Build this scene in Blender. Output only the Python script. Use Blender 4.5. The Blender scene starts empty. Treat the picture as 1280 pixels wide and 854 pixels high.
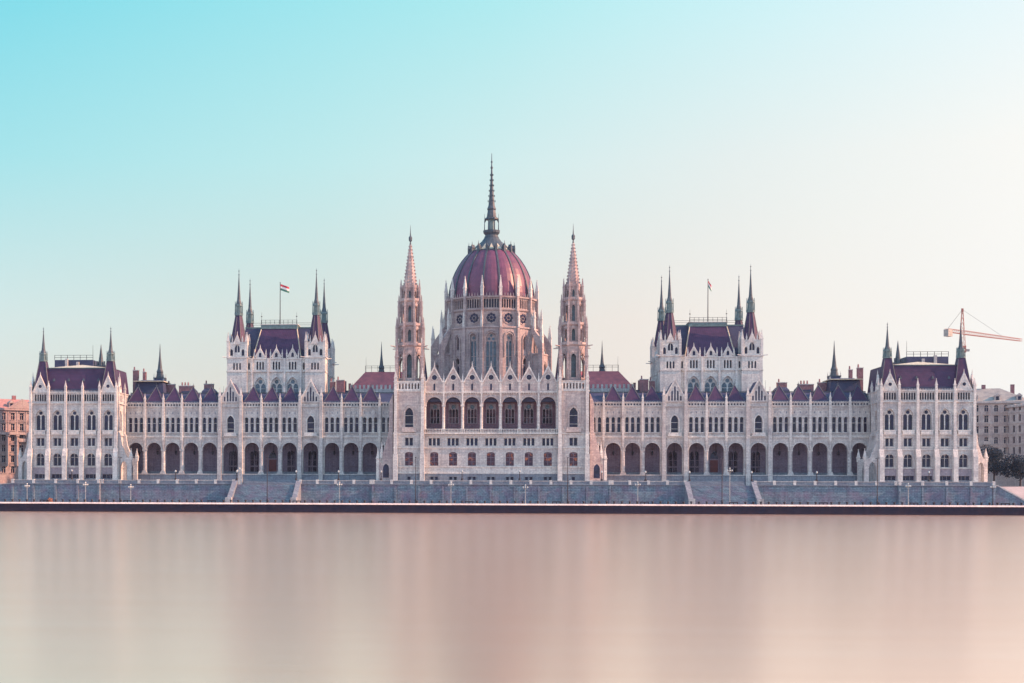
import bpy, math, random
from mathutils import Matrix, Vector
R = math.radians
PI = math.pi
random.seed(7)
S = bpy.context.scene
COL = S.collection

# ------------------------------------------------------------------ camera
cam_d = bpy.data.cameras.new("camera")
cam = bpy.data.objects.new("camera", cam_d); COL.objects.link(cam); S.camera = cam
cam_d.sensor_width = 36.0
cam_d.lens = 36.0 * 1880.0 / 1280.0
cam_d.shift_x = 0.1366
cam_d.shift_y = 0.1465
cam_d.clip_start = 0.5; cam_d.clip_end = 20000
cam.matrix_world = (Matrix.Translation((0.0, -430.0, 5.4)) @ Matrix.Rotation(R(4.51), 4, 'Z')
                    @ Matrix.Rotation(R(90), 4, 'X') @ Matrix.Rotation(0.003, 4, 'Z'))

# ------------------------------------------------------------------ world and sun
SUN_EL, SUN_AZ = R(29), R(-5)         # azimuth: from +x turned towards +y (behind the facade)
W = bpy.data.worlds.new("World"); S.world = W; W.use_nodes = True
nt = W.node_tree; nt.nodes.clear()
def N(t, nt=None, **k):
    n = (nt or W.node_tree).nodes.new(t)
    for a, b in k.items(): setattr(n, a, b)
    return n
def L(nt, a, b): nt.links.new(a, b)
def math_node(nt, op, a, b=None, c=None):
    n = nt.nodes.new('ShaderNodeMath'); n.operation = op
    for i, q in enumerate((a, b, c)):
        if q is None: continue
        if isinstance(q, (int, float)): n.inputs[i].default_value = q
        else: nt.links.new(q, n.inputs[i])
    return n.outputs[0]
def srgb(r, g, b):
    f = lambda c: (c/255/12.92) if c/255 <= .04045 else ((c/255+.055)/1.055)**2.4
    return (f(r), f(g), f(b), 1)
def ramp(nt, fac, stops):
    n = nt.nodes.new('ShaderNodeValToRGB')
    e = n.color_ramp.elements
    while len(e) < len(stops): e.new(0.5)
    for i, (p, c) in enumerate(stops): e[i].position = p; e[i].color = c
    nt.links.new(fac, n.inputs[0]); return n.outputs[0]
def mixc_w(nt, f, a, b):
    n = nt.nodes.new('ShaderNodeMix'); n.data_type = 'RGBA'
    for i, q in ((0, f), (6, a), (7, b)):
        if isinstance(q, tuple): n.inputs[i].default_value = q
        else: nt.links.new(q, n.inputs[i])
    return n.outputs[2]
tc = N('ShaderNodeTexCoord'); sep = N('ShaderNodeSeparateXYZ'); L(nt, tc.outputs['Generated'], sep.inputs[0])
X, Y, Z = sep.outputs
Zc = math_node(nt, 'MAXIMUM', Z, 0.0)
Xn = math_node(nt, 'MULTIPLY_ADD', X, 0.5, 0.5)
def c3(f, r, g, b_): q = srgb(r, g, b_); return (q[0]*f, q[1]*f, q[2]*f, 1)
top = ramp(nt, Xn, [(0.20, srgb(84, 190, 220)), (0.342, srgb(122, 218, 232)), (0.50, srgb(173, 233, 237)), (0.58, srgb(202, 241, 245)), (0.661, srgb(229, 247, 251)), (0.9, srgb(255, 250, 240))])
mid = ramp(nt, Xn, [(0.20, srgb(120, 210, 228)), (0.342, srgb(163, 226, 232)), (0.445, srgb(190, 232, 233)), (0.574, srgb(228, 238, 236)), (0.661, srgb(249, 248, 243)), (0.9, srgb(255, 246, 234))])
low = ramp(nt, Xn, [(0.20, srgb(195, 226, 228)), (0.342, srgb(211, 230, 227)), (0.445, srgb(217, 224, 217)), (0.544, srgb(238, 230, 221)), (0.60, srgb(245, 240, 232)), (0.661, srgb(249, 247, 242))])
hor = ramp(nt, Xn, [(0.20, srgb(214, 226, 220)), (0.342, srgb(221, 226, 218)), (0.445, srgb(222, 220, 210)), (0.544, srgb(238, 229, 219)), (0.60, srgb(246, 240, 232)), (0.661, srgb(249, 247, 242))])
def sstep(v, a_, b_):
    n = nt.nodes.new('ShaderNodeMapRange'); n.inputs[1].default_value = a_; n.inputs[2].default_value = b_; nt.links.new(v, n.inputs[0]); return n.outputs[0]
front = mixc_w(nt, sstep(Zc, 0.07, 0.112), hor, low)
front = mixc_w(nt, sstep(Zc, 0.112, 0.213), front, mid)
front = mixc_w(nt, sstep(Zc, 0.213, 0.31), front, top)
front = mixc_w(nt, sstep(Zc, 0.36, 0.9), front, (0.30, 0.55, 0.85, 1))
back = ramp(nt, Zc, [(0.0, (0.84, 1.06, 1.22, 1)), (0.35, (0.77, 1.0, 1.28, 1)), (1.0, (0.46, 0.70, 1.05, 1))])
bf = math_node(nt, 'MULTIPLY_ADD', Y, -1.4, 0.75)
bf = math_node(nt, 'MINIMUM', math_node(nt, 'MAXIMUM', bf, 0.0), 1.0)
mx = N('ShaderNodeMix', data_type='RGBA'); L(nt, bf, mx.inputs[0]); L(nt, front, mx.inputs[6]); L(nt, back, mx.inputs[7])
sky = N('ShaderNodeTexSky', sky_type='NISHITA'); sky.sun_disc = False
sky.sun_elevation = SUN_EL; sky.sun_rotation = R(90) - SUN_AZ
bg1 = N('ShaderNodeBackground'); bg1.inputs[1].default_value = 0.578; L(nt, mx.outputs[2], bg1.inputs[0])
bg2 = N('ShaderNodeBackground'); bg2.inputs[1].default_value = 0.003; L(nt, sky.outputs[0], bg2.inputs[0])
ad = N('ShaderNodeAddShader'); L(nt, bg1.outputs[0], ad.inputs[0]); L(nt, bg2.outputs[0], ad.inputs[1])
wo = N('ShaderNodeOutputWorld'); L(nt, ad.outputs[0], wo.inputs[0])
sd = bpy.data.lights.new("sun", 'SUN'); sd.energy = 5.0; sd.angle = R(0.6); sd.color = (1.0, 0.50, 0.30)
so = bpy.data.objects.new("sun", sd); COL.objects.link(so)
sv = Vector((math.cos(SUN_EL)*math.cos(SUN_AZ), math.cos(SUN_EL)*math.sin(SUN_AZ), math.sin(SUN_EL)))
so.rotation_euler = sv.to_track_quat('Z', 'Y').to_euler(); so.location = sv*900
S.view_settings.view_transform = 'Standard'; S.view_settings.look = 'None'
S.view_settings.exposure = 0.8; S.view_settings.gamma = 1.0

# ------------------------------------------------------------------ materials
def base_mat(name, rough=0.8, spec=0.3, metallic=0.0):
    m = bpy.data.materials.new(name); m.use_nodes = True
    b = m.node_tree.nodes['Principled BSDF']
    b.inputs['Roughness'].default_value = rough; b.inputs['Specular IOR Level'].default_value = spec
    b.inputs['Metallic'].default_value = metallic
    return m, m.node_tree, b
def wallvec(nt, sx=1.0, sz=1.0):
    t = nt.nodes.new('ShaderNodeNewGeometry'); s = nt.nodes.new('ShaderNodeSeparateXYZ'); nt.links.new(t.outputs['Position'], s.inputs[0])
    u = math_node(nt, 'MULTIPLY', math_node(nt, 'ADD', s.outputs[0], s.outputs[1]), sx)
    v = math_node(nt, 'MULTIPLY', s.outputs[2], sz)
    c = nt.nodes.new('ShaderNodeCombineXYZ'); nt.links.new(u, c.inputs[0]); nt.links.new(v, c.inputs[1])
    return c.outputs[0], t.outputs['Position']
def noise(nt, vec, scale, detail=4, rough=0.6):
    n = nt.nodes.new('ShaderNodeTexNoise'); n.inputs['Scale'].default_value = scale
    n.inputs['Detail'].default_value = detail; n.inputs['Roughness'].default_value = rough
    nt.links.new(vec, n.inputs['Vector']); return n.outputs[0]
def mixc(nt, f, a, b, mode='MIX'):
    n = nt.nodes.new('ShaderNodeMix'); n.data_type = 'RGBA'; n.blend_type = mode
    for i, q in ((0, f), (6, a), (7, b)):
        if isinstance(q, (int, float)): n.inputs[i].default_value = q
        elif isinstance(q, tuple): n.inputs[i].default_value = q if len(q) == 4 else q+(1,)
        else: nt.links.new(q, n.inputs[i])
    return n.outputs[2]
def bump(nt, b, h, strength, dist):
    n = nt.nodes.new('ShaderNodeBump'); n.inputs['Strength'].default_value = strength; n.inputs['Distance'].default_value = dist
    nt.links.new(h, n.inputs['Height']); nt.links.new(n.outputs[0], b.inputs['Normal'])
def stone_mat(name, c1, c2, mortar, bw=1.1, bh=0.45, var=0.5, stain=(0.28, 0.28, 0.30), stain_amt=0.45, bs=0.35):
    m, nt, b = base_mat(name, 0.88, 0.2)
    v, p = wallvec(nt)
    br = nt.nodes.new('ShaderNodeTexBrick'); nt.links.new(v, br.inputs['Vector'])
    br.inputs['Color1'].default_value = c1+(1,); br.inputs['Color2'].default_value = c2+(1,); br.inputs['Mortar'].default_value = mortar+(1,)
    br.inputs['Scale'].default_value = 1.0; br.inputs['Mortar Size'].default_value = 0.03
    br.inputs['Brick Width'].default_value = bw; br.inputs['Row Height'].default_value = bh; br.inputs['Bias'].default_value = 0.0
    n1 = noise(nt, p, 0.35, 6, 0.65); n2 = noise(nt, p, 2.2, 5, 0.7)
    f1 = ramp(nt, n1, [(0.42, (0, 0, 0, 1)), (0.68, (1, 1, 1, 1))])
    c = mixc(nt, math_node(nt, 'MULTIPLY', f1, stain_amt), br.outputs[0], stain)
    g = ramp(nt, n2, [(0.3, (0.66, 0.66, 0.70, 1)), (0.7, (1.2, 1.18, 1.15, 1))])
    mp = nt.nodes.new('ShaderNodeMapping'); mp.inputs['Scale'].default_value = (1.3, 0.12, 1); nt.links.new(v, mp.inputs[0])
    n3 = ramp(nt, noise(nt, mp.outputs[0], 1.0, 4, 0.7), [(0.45, (1, 1, 1, 1)), (0.75, (0.62, 0.62, 0.66, 1))])
    c = mixc(nt, 0.85, c, mixc(nt, 1.0, c, n3, 'MULTIPLY'))
    vo = nt.nodes.new('ShaderNodeTexVoronoi'); mv = nt.nodes.new('ShaderNodeMapping'); mv.inputs['Scale'].default_value = (0.45, 0.8, 1)
    vo.distance = 'CHEBYCHEV'; vo.inputs['Scale'].default_value = 1.0
    nt.links.new(v, mv.inputs[0]); nt.links.new(mv.outputs[0], vo.inputs['Vector'])
    cv = nt.nodes.new('ShaderNodeSeparateColor'); nt.links.new(vo.outputs['Color'], cv.inputs[0])
    n4 = ramp(nt, cv.outputs[0], [(0.0, (0.80, 0.79, 0.82, 1)), (0.6, (1.0, 1.0, 1.0, 1)), (1.0, (1.10, 1.10, 1.07, 1))])
    c = mixc(nt, 0.5, c, mixc(nt, 1.0, c, n4, 'MULTIPLY'))
    c = mixc(nt, min(1.0, var*1.7), c, mixc(nt, 1.0, c, g, 'MULTIPLY'))
    nt.links.new(c, b.inputs['Base Color'])
    h = math_node(nt, 'MULTIPLY_ADD', n2, 0.8, br.outputs[1])
    h = math_node(nt, 'SUBTRACT', n2, math_node(nt, 'MULTIPLY', br.outputs[1], 0.8))
    bump(nt, b, h, bs, 0.06)
    return m
STONE = stone_mat('limestone_facade', (0.66, 0.68, 0.66), (0.55, 0.57, 0.57), (0.42, 0.44, 0.45))
STONE_C = stone_mat('limestone_cream', (0.54, 0.49, 0.48), (0.42, 0.38, 0.38), (0.30, 0.27, 0.29), stain=(0.26, 0.20, 0.23), stain_amt=0.6)
STONE_M = stone_mat('limestone_warm', (0.63, 0.60, 0.57), (0.50, 0.47, 0.46), (0.37, 0.35, 0.36), stain=(0.34, 0.27, 0.29), stain_amt=0.5)
STONE_L = stone_mat('limestone_pale', (0.76, 0.79, 0.76), (0.67, 0.70, 0.68), (0.52, 0.54, 0.54), stain_amt=0.25)
LOG = stone_mat('loggia_shaded_stone', (0.24, 0.21, 0.27), (0.20, 0.175, 0.24), (0.16, 0.14, 0.19), stain=(0.18, 0.15, 0.2))  # facade stone in loggia shade, the purple dark put into its colour
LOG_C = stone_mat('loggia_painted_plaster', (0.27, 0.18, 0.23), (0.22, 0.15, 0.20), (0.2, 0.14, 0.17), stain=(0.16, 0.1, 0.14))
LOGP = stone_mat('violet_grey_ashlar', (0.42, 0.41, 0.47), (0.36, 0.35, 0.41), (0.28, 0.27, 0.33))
PLINTH = stone_mat('plinth_stone', (0.27, 0.33, 0.38), (0.21, 0.26, 0.32), (0.17, 0.21, 0.26), stain=(0.2, 0.2, 0.26))
EMB = stone_mat('embankment_stone', (0.27, 0.38, 0.45), (0.18, 0.27, 0.34), (0.10, 0.15, 0.20), bw=0.9, bh=0.42, var=1.0, stain=(0.25, 0.21, 0.30), stain_amt=0.85, bs=0.9)
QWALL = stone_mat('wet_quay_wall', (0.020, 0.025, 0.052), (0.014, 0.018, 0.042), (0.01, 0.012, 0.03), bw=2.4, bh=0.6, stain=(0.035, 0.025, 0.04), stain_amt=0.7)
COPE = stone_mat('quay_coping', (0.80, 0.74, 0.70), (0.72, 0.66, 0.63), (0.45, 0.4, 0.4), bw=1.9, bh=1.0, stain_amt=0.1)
CITY1 = stone_mat('city_stucco_orange', (0.50, 0.43, 0.40), (0.44, 0.37, 0.36), (0.4, 0.32, 0.3), bw=6, bh=3, stain=(0.42, 0.25, 0.26))
CITY2 = stone_mat('city_stucco_cream', (0.66, 0.60, 0.56), (0.60, 0.54, 0.51), (0.55, 0.48, 0.46), bw=6, bh=3, stain=(0.46, 0.36, 0.36))
PINK = stone_mat('city_stucco_pink', (0.55, 0.16, 0.2), (0.5, 0.15, 0.2), (0.45, 0.15, 0.2), bw=6, bh=3, stain=(0.4, 0.1, 0.16))
def tile_mat(name, c1, c2, c3, rough=0.6, spec=0.35):
    m, nt, b = base_mat(name, rough, spec)
    v, p = wallvec(nt)
    br = nt.nodes.new('ShaderNodeTexBrick'); nt.links.new(v, br.inputs['Vector'])
    br.inputs['Color1'].default_value = c1+(1,); br.inputs['Color2'].default_value = c2+(1,); br.inputs['Mortar'].default_value = c3+(1,)
    br.inputs['Scale'].default_value = 1.0; br.inputs['Mortar Size'].default_value = 0.04
    br.inputs['Brick Width'].default_value = 0.55; br.inputs['Row Height'].default_value = 0.38
    n1 = noise(nt, p, 0.5, 5, 0.6)
    g = ramp(nt, n1, [(0.3, (0.7, 0.72, 0.8, 1)), (0.7, (1.25, 1.2, 1.15, 1))])
    nt.links.new(mixc(nt, 1.0, br.outputs[0], g, 'MULTIPLY'), b.inputs['Base Color'])
    bump(nt, b, br.outputs[1], -0.4, 0.05)
    return m
RED = tile_mat('red_glazed_tiles_shaded', (0.066, 0.030, 0.092), (0.046, 0.028, 0.088), (0.024, 0.018, 0.055))  # tile red darkened to purple, so the shade sits in the base colour
DOMEM = tile_mat('dome_red_tiles', (0.165, 0.055, 0.115), (0.135, 0.05, 0.11), (0.085, 0.036, 0.08), 0.44, 0.5)
REDR = tile_mat('rear_red_tiles_sunlit', (0.46, 0.13, 0.14), (0.38, 0.11, 0.13), (0.25, 0.08, 0.1))  # lighter copy of the roof tiles, pink sunlight put into the colour
SLATE = tile_mat('blue_slate', (0.055, 0.075, 0.15), (0.045, 0.06, 0.13), (0.03, 0.04, 0.09))
GREYR = tile_mat('grey_roof', (0.36, 0.38, 0.36), (0.32, 0.34, 0.33), (0.17, 0.17, 0.17))
def plain(name, col, rough=0.6, metallic=0.0, spec=0.4, var=0.35, sc=1.5):
    m, nt, b = base_mat(name, rough, spec, metallic)
    g = nt.nodes.new('ShaderNodeNewGeometry')
    n = noise(nt, g.outputs['Position'], sc, 5, 0.65)
    lo = tuple(c*(1-var) for c in col)+(1,); hi = tuple(min(1, c*(1+var)) for c in col)+(1,)
    nt.links.new(ramp(nt, n, [(0.3, lo), (0.7, hi)]), b.inputs['Base Color'])
    bump(nt, b, n, 0.2, 0.03)
    return m
COPPER = plain('patinated_copper', (0.11, 0.19, 0.21), 0.6)
COPPER_D = plain('dark_patinated_copper', (0.05, 0.08, 0.11), 0.55)
LEAD = plain('pale_lead_roof_sunlit', (0.50, 0.50, 0.40), 0.6)  # pale tone paints roof tops as if the sun lit them
GLASS = plain('window_glass', (0.014, 0.016, 0.05), 0.18, spec=0.3, var=0.6, sc=0.6)
GLASS_R = plain('curtained_glass', (0.10, 0.035, 0.055), 0.35, spec=0.5, var=0.9, sc=1.3)
def glint_glass():
    m, nt, b = base_mat('glass_painted_glints', 0.35, 0.4)
    g = nt.nodes.new('ShaderNodeNewGeometry')
    n = noise(nt, g.outputs['Position'], 0.9, 3, 0.6)
    nt.links.new(ramp(nt, n, [(0.35, (0.03, 0.018, 0.05, 1)), (0.55, (0.09, 0.03, 0.05, 1)), (0.66, (0.55, 0.17, 0.07, 1))]), b.inputs['Base Color'])  # noise threshold paints orange glints onto the dark panes
    return m
GLASS_R = glint_glass()
GLASS_B = plain('blue_leaded_glass', (0.05, 0.10, 0.15), 0.25, spec=0.5, var=0.6, sc=1.0)
WOOD = plain('door_wood', (0.09, 0.02, 0.025), 0.6)
IRON = plain('dark_iron', (0.02, 0.022, 0.035), 0.5)
WPAINT = plain('white_painted_steel', (0.28, 0.32, 0.33), 0.4)
GLOBE = plain('white_glass_globe', (0.42, 0.5, 0.52), 0.2, var=0.05)
CRANE = plain('red_crane_paint', (0.36, 0.13, 0.10), 0.6)
CONC = plain('grey_counterweight', (0.35, 0.36, 0.34), 0.8)
PAVE = plain('paving', (0.40, 0.36, 0.36), 0.85, var=0.2, sc=0.4)
ASPH = plain('quay_asphalt', (0.16, 0.14, 0.16), 0.85, var=0.25, sc=0.5)
GRND = plain('city_ground', (0.30, 0.22, 0.20), 0.9, var=0.2, sc=0.05)
BARK = plain('bark', (0.07, 0.055, 0.06), 0.9)
LEAF = plain('leaves_dark', (0.018, 0.035, 0.055), 0.9, spec=0.1, var=0.5, sc=0.8)
LEAFR = plain('sun_patch_orange', (0.25, 0.12, 0.09), 0.7, var=0.5, sc=1.5)
CHIM = plain('chimney_brick', (0.24, 0.13, 0.15), 0.9)
FLR, FLW, FLG = plain('flag_red', (0.5, 0.05, 0.08), .8, var=.1), plain('flag_white', (0.75, 0.75, 0.75), .8, var=.05), plain('flag_green', (0.06, 0.2, 0.15), .8, var=.1)
def water_mat():
    m, nt, b = base_mat('river_water', 0.16, 0.5)
    g = nt.nodes.new('ShaderNodeNewGeometry'); mp = nt.nodes.new('ShaderNodeMapping'); nt.links.new(g.outputs['Position'], mp.inputs[0])
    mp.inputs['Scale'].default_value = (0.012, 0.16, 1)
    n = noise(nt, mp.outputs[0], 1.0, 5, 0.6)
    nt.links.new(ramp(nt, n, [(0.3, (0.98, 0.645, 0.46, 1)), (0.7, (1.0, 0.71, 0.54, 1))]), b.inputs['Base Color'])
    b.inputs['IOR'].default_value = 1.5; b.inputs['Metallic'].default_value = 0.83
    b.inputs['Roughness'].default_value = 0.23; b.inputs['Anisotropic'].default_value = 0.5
    tg = nt.nodes.new('ShaderNodeCombineXYZ'); tg.inputs[0].default_value = 1.0; nt.links.new(tg.outputs[0], b.inputs['Tangent'])
    mp2 = nt.nodes.new('ShaderNodeMapping'); nt.links.new(g.outputs['Position'], mp2.inputs[0]); mp2.inputs['Scale'].default_value = (0.02, 0.5, 1)
    n2 = noise(nt, mp2.outputs[0], 1.0, 4, 0.6)
    bump(nt, b, n2, 0.05, 0.2)
    return m
WATER = water_mat()

# ------------------------------------------------------------------ mesh builder
def curve(cu, w, vb, vt, kind, n=10):
    h = w/2
    if kind == 'r': return [(cu-h, vt), (cu+h, vt)]
    if kind == 'a':
        vs = vt-h
        return [(cu-h*math.cos(PI*i/n), vs+h*math.sin(PI*i/n)) for i in range(n+1)]
    if kind == 's':                                   # flat segmental arch
        r = h*0.45
        return [(cu-h*math.cos(PI*i/n), vt-r+r*math.sin(PI*i/n)) for i in range(n+1)]
    H = w*0.78; vs = vt-H; Rr = (h*h+H*H)/(2*h)       # pointed arch
    a = math.acos((Rr-h)/Rr); k = n//2
    pl = [(cu-h+Rr-Rr*math.cos(a*i/k), vs+Rr*math.sin(a*i/k)) for i in range(k+1)]
    return pl + [(2*cu-x, z) for x, z in reversed(pl[:-1])]
class MB:
    def __init__(s, mats): s.v = []; s.f = []; s.m = []; s.mats = mats if isinstance(mats, list) else [mats]; s.k = 0; s.fr(0, 0, 0)
    def fr(s, ox=0, oy=0, a=0): s.ox, s.oy, s.ca, s.sa = ox, oy, math.cos(a), math.sin(a); return s
    def mat(s, m):
        if m not in s.mats: s.mats.append(m)
        s.k = s.mats.index(m); return s
    def P(s, u, w, v): return (s.ox+u*s.ca-w*s.sa, s.oy+u*s.sa+w*s.ca, v)
    def poly(s, pts):
        i = len(s.v); s.v += [s.P(*p) for p in pts]; s.f.append(tuple(range(i, i+len(pts)))); s.m.append(s.k)
    def box(s, u0, u1, w0, w1, v0, v1):
        if u0 > u1: u0, u1 = u1, u0
        i = len(s.v)
        s.v += [s.P(u, w, v) for v in (v0, v1) for w in (w0, w1) for u in (u0, u1)]
        for q in ((0, 2, 3, 1), (4, 5, 7, 6), (0, 1, 5, 4), (2, 6, 7, 3), (0, 4, 6, 2), (1, 3, 7, 5)):
            s.f.append(tuple(i+j for j in q)); s.m.append(s.k)
    def ring(s, u, w, z0, z1, r0, r1, n=8, rot=None, caps=True):
        if rot is None: rot = PI/n
        i = len(s.v)
        for z, r in ((z0, r0), (z1, r1)):
            for k in range(n):
                a = rot+2*PI*k/n; s.v.append(s.P(u+r*math.cos(a), w+r*math.sin(a), z))
        for k in range(n):
            j = (k+1) % n; s.f.append((i+k, i+j, i+n+j, i+n+k)); s.m.append(s.k)
        if caps:
            s.f.append(tuple(i+k for k in reversed(range(n)))); s.m.append(s.k)
            s.f.append(tuple(i+n+k for k in range(n))); s.m.append(s.k)
    def lathe(s, u, w, prof, n=8, rot=None):
        for (z0, r0), (z1, r1) in zip(prof[:-1], prof[1:]): s.ring(u, w, z0, z1, r0, r1, n, rot)
    def sq(s, u, w, z0, z1, h0, h1): s.ring(u, w, z0, z1, h0*math.sqrt(2), h1*math.sqrt(2), 4, PI/4)
    def pinn(s, u, w, z0, zt, h, split=0.5):          # square shaft with gablets, spirelet and finial
        zm = z0+(zt-z0)*split
        s.box(u-h, u+h, w-h, w+h, z0, zm)
        s.box(u-h*1.3, u+h*1.3, w-h*1.3, w+h*1.3, zm, zm+h*0.5)
        s.sq(u, w, zm+h*0.5, zt-h*0.8, h*1.0, h*0.18)
        s.ring(u, w, zt-h*0.8, zt-h*0.3, h*0.15, h*0.5, 6); s.ring(u, w, zt-h*0.3, zt, h*0.5, 0.02, 6)
    def prism(s, pts, w0, w1):                        # outline in (u, v), extruded in depth
        n = len(pts); i = len(s.v)
        s.v += [s.P(u, w0, v) for u, v in pts]+[s.P(u, w1, v) for u, v in pts]
        s.f.append(tuple(i+k for k in range(n))); s.m.append(s.k)
        s.f.append(tuple(i+n+k for k in reversed(range(n)))); s.m.append(s.k)
        for k in range(n):
            j = (k+1) % n; s.f.append((i+j, i+k, i+n+k, i+n+j)); s.m.append(s.k)
    def panel(s, u0, u1, v0, v1, ops=(), w=0.0, d=0.5):
        x = u0
        for (cu, wd, vb, vt, kind) in sorted(ops, key=lambda o: o[0]):
            l, r = cu-wd/2, cu+wd/2
            if l > x: s.poly([(x, w, v0), (l, w, v0), (l, w, v1), (x, w, v1)])
            if vb > v0: s.poly([(l, w, v0), (r, w, v0), (r, w, vb), (l, w, vb)])
            c = curve(cu, wd, vb, vt, kind)
            for (a, b), (e, f) in zip(c[:-1], c[1:]):
                s.poly([(a, w, b), (e, w, f), (e, w, v1), (a, w, v1)])
                s.poly([(a, w, b), (a, w+d, b), (e, w+d, f), (e, w, f)])
            s.poly([(l, w, vb), (l, w+d, vb), (l, w+d, c[0][1]), (l, w, c[0][1])])
            s.poly([(r, w, vb), (r, w, c[-1][1]), (r, w+d, c[-1][1]), (r, w+d, vb)])
            s.poly([(l, w, vb), (r, w, vb), (r, w+d, vb), (l, w+d, vb)])
            x = r
        if u1 > x: s.poly([(x, w, v0), (u1, w, v0), (u1, w, v1), (x, w, v1)])
    def hood(s, cu, wd, vb, vt, kind, t=0.25, w=-0.12, d=0.12, legs=0.0):   # moulding round an arch
        c = curve(cu, wd, vb, vt, kind); c2 = curve(cu, wd+2*t, vb, vt+t*(1.2 if kind == 'p' else 1), kind)
        if legs: c = [(c[0][0], c[0][1]-legs)]+c+[(c[-1][0], c[-1][1]-legs)]; c2 = [(c2[0][0], c[0][1])]+c2+[(c2[-1][0], c[0][1])]
        for k in range(len(c)-1):
            a, b, e, f = c[k], c[k+1], c2[k+1], c2[k]
            s.poly([(a[0], w, a[1]), (b[0], w, b[1]), (e[0], w, e[1]), (f[0], w, f[1])])
            s.poly([(f[0], w, f[1]), (e[0], w, e[1]), (e[0], w+d, e[1]), (f[0], w+d, f[1])])
            s.poly([(a[0], w, a[1]), (a[0], w+d, a[1]), (b[0], w+d, b[1]), (b[0], w, b[1])])
    def bar(s, p, q, r=0.1, n=4):
        p, q = Vector(p), Vector(q); d = (q-p)
        if d.length < 1e-6: return
        a = d.orthogonal().normalized(); b = d.normalized().cross(a); i = len(s.v)
        for c in (p, q):
            for k in range(n):
                t = 2*PI*k/n+PI/4; s.v.append(tuple(c+a*r*math.cos(t)+b*r*math.sin(t)))
        for k in range(n):
            j = (k+1) % n; s.f.append((i+k, i+j, i+n+j, i+n+k)); s.m.append(s.k)
        s.f.append(tuple(i+k for k in reversed(range(n)))); s.m.append(s.k)
        s.f.append(tuple(i+n+k for k in range(n))); s.m.append(s.k)
    def build(s, name, parent=None, loc=None, rz=0):
        me = bpy.data.meshes.new(name); me.from_pydata(s.v, [], s.f); me.update()
        for m in s.mats: me.materials.append(m)
        me.polygons.foreach_set('material_index', s.m)
        o = bpy.data.objects.new(name, me); COL.objects.link(o)
        if parent: o.parent = parent
        if loc: o.location = loc
        o.rotation_euler = (0, 0, rz); return o
def inst(name, src, parent, loc, rz=0):
    o = bpy.data.objects.new(name, src); COL.objects.link(o); o.parent = parent; o.location = loc; o.rotation_euler = (0, 0, rz); return o
def empty(name, loc=(0, 0, 0)):
    o = bpy.data.objects.new(name, None); COL.objects.link(o); o.location = loc; return o
def tag(o, label=None, cat=None, group=None, kind=None):
    if label: o['label'] = label
    if cat: o['category'] = cat
    if group: o['group'] = group
    if kind: o['kind'] = kind
    return o
def meshdata(mb, name):
    me = bpy.data.meshes.new(name); me.from_pydata(mb.v, [], mb.f); me.update()
    for m in mb.mats: me.materials.append(m)
    me.polygons.foreach_set('material_index', mb.m); return me
def circ(mb, u, v, r, w, ring=0.12, n=12, glass=GLASS, stone=STONE_L):
    k = mb.k
    mb.mat(glass); mb.poly([(u+r*math.cos(2*PI*i/n), w-0.02, v+r*math.sin(2*PI*i/n)) for i in range(n)])
    mb.mat(stone)
    for i in range(n):
        a, b = 2*PI*i/n, 2*PI*(i+1)/n
        pr = [(rr*math.cos(t), rr*math.sin(t)) for t, rr in ((a, r), (b, r), (b, r+ring), (a, r+ring))]
        mb.poly([(u+p[0], w-0.10, v+p[1]) for p in pr])
        mb.poly([(u+pr[3][0], w-0.10, v+pr[3][1]), (u+pr[2][0], w-0.10, v+pr[2][1]), (u+pr[2][0], w, v+pr[2][1]), (u+pr[3][0], w, v+pr[3][1])])
        mb.poly([(u+pr[0][0], w-0.10, v+pr[0][1]), (u+pr[1][0], w-0.10, v+pr[1][1]), (u+pr[1][0], w-0.02, v+pr[1][1]), (u+pr[0][0], w-0.02, v+pr[0][1])])
    mb.k = k
def window(w, h, lights=1, kind='r', top=None, occ=None, bars=(), glass=GLASS, stone=STONE, lw=None, mull=0.16):
    """origin bottom centre; stone tracery plate with glass behind it"""
    mb = MB([stone]); top = h if top is None else top
    lw = lw or (w-(lights+1)*mull*0.6)/lights; p = w/lights
    ops = [(-w/2+p*(i+.5), lw, 0.03, top-0.02, kind) for i in range(lights)]
    mb.panel(-w/2-0.05, w/2+0.05, -0.05, h+0.05, ops, 0, 0.12)
    mb.mat(glass); mb.poly([(-w/2, 0.12, 0), (w/2, 0.12, 0), (w/2, 0.12, h), (-w/2, 0.12, h)])
    mb.mat(stone)
    for z in bars: mb.box(-w/2, w/2, 0.04, 0.10, z-0.06, z+0.06)
    if occ:
        for (cx, cz, r) in occ: circ(mb, cx, cz, r, -0.005, 0.1, glass=glass, stone=stone)
    return meshdata(mb, 'window')
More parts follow.
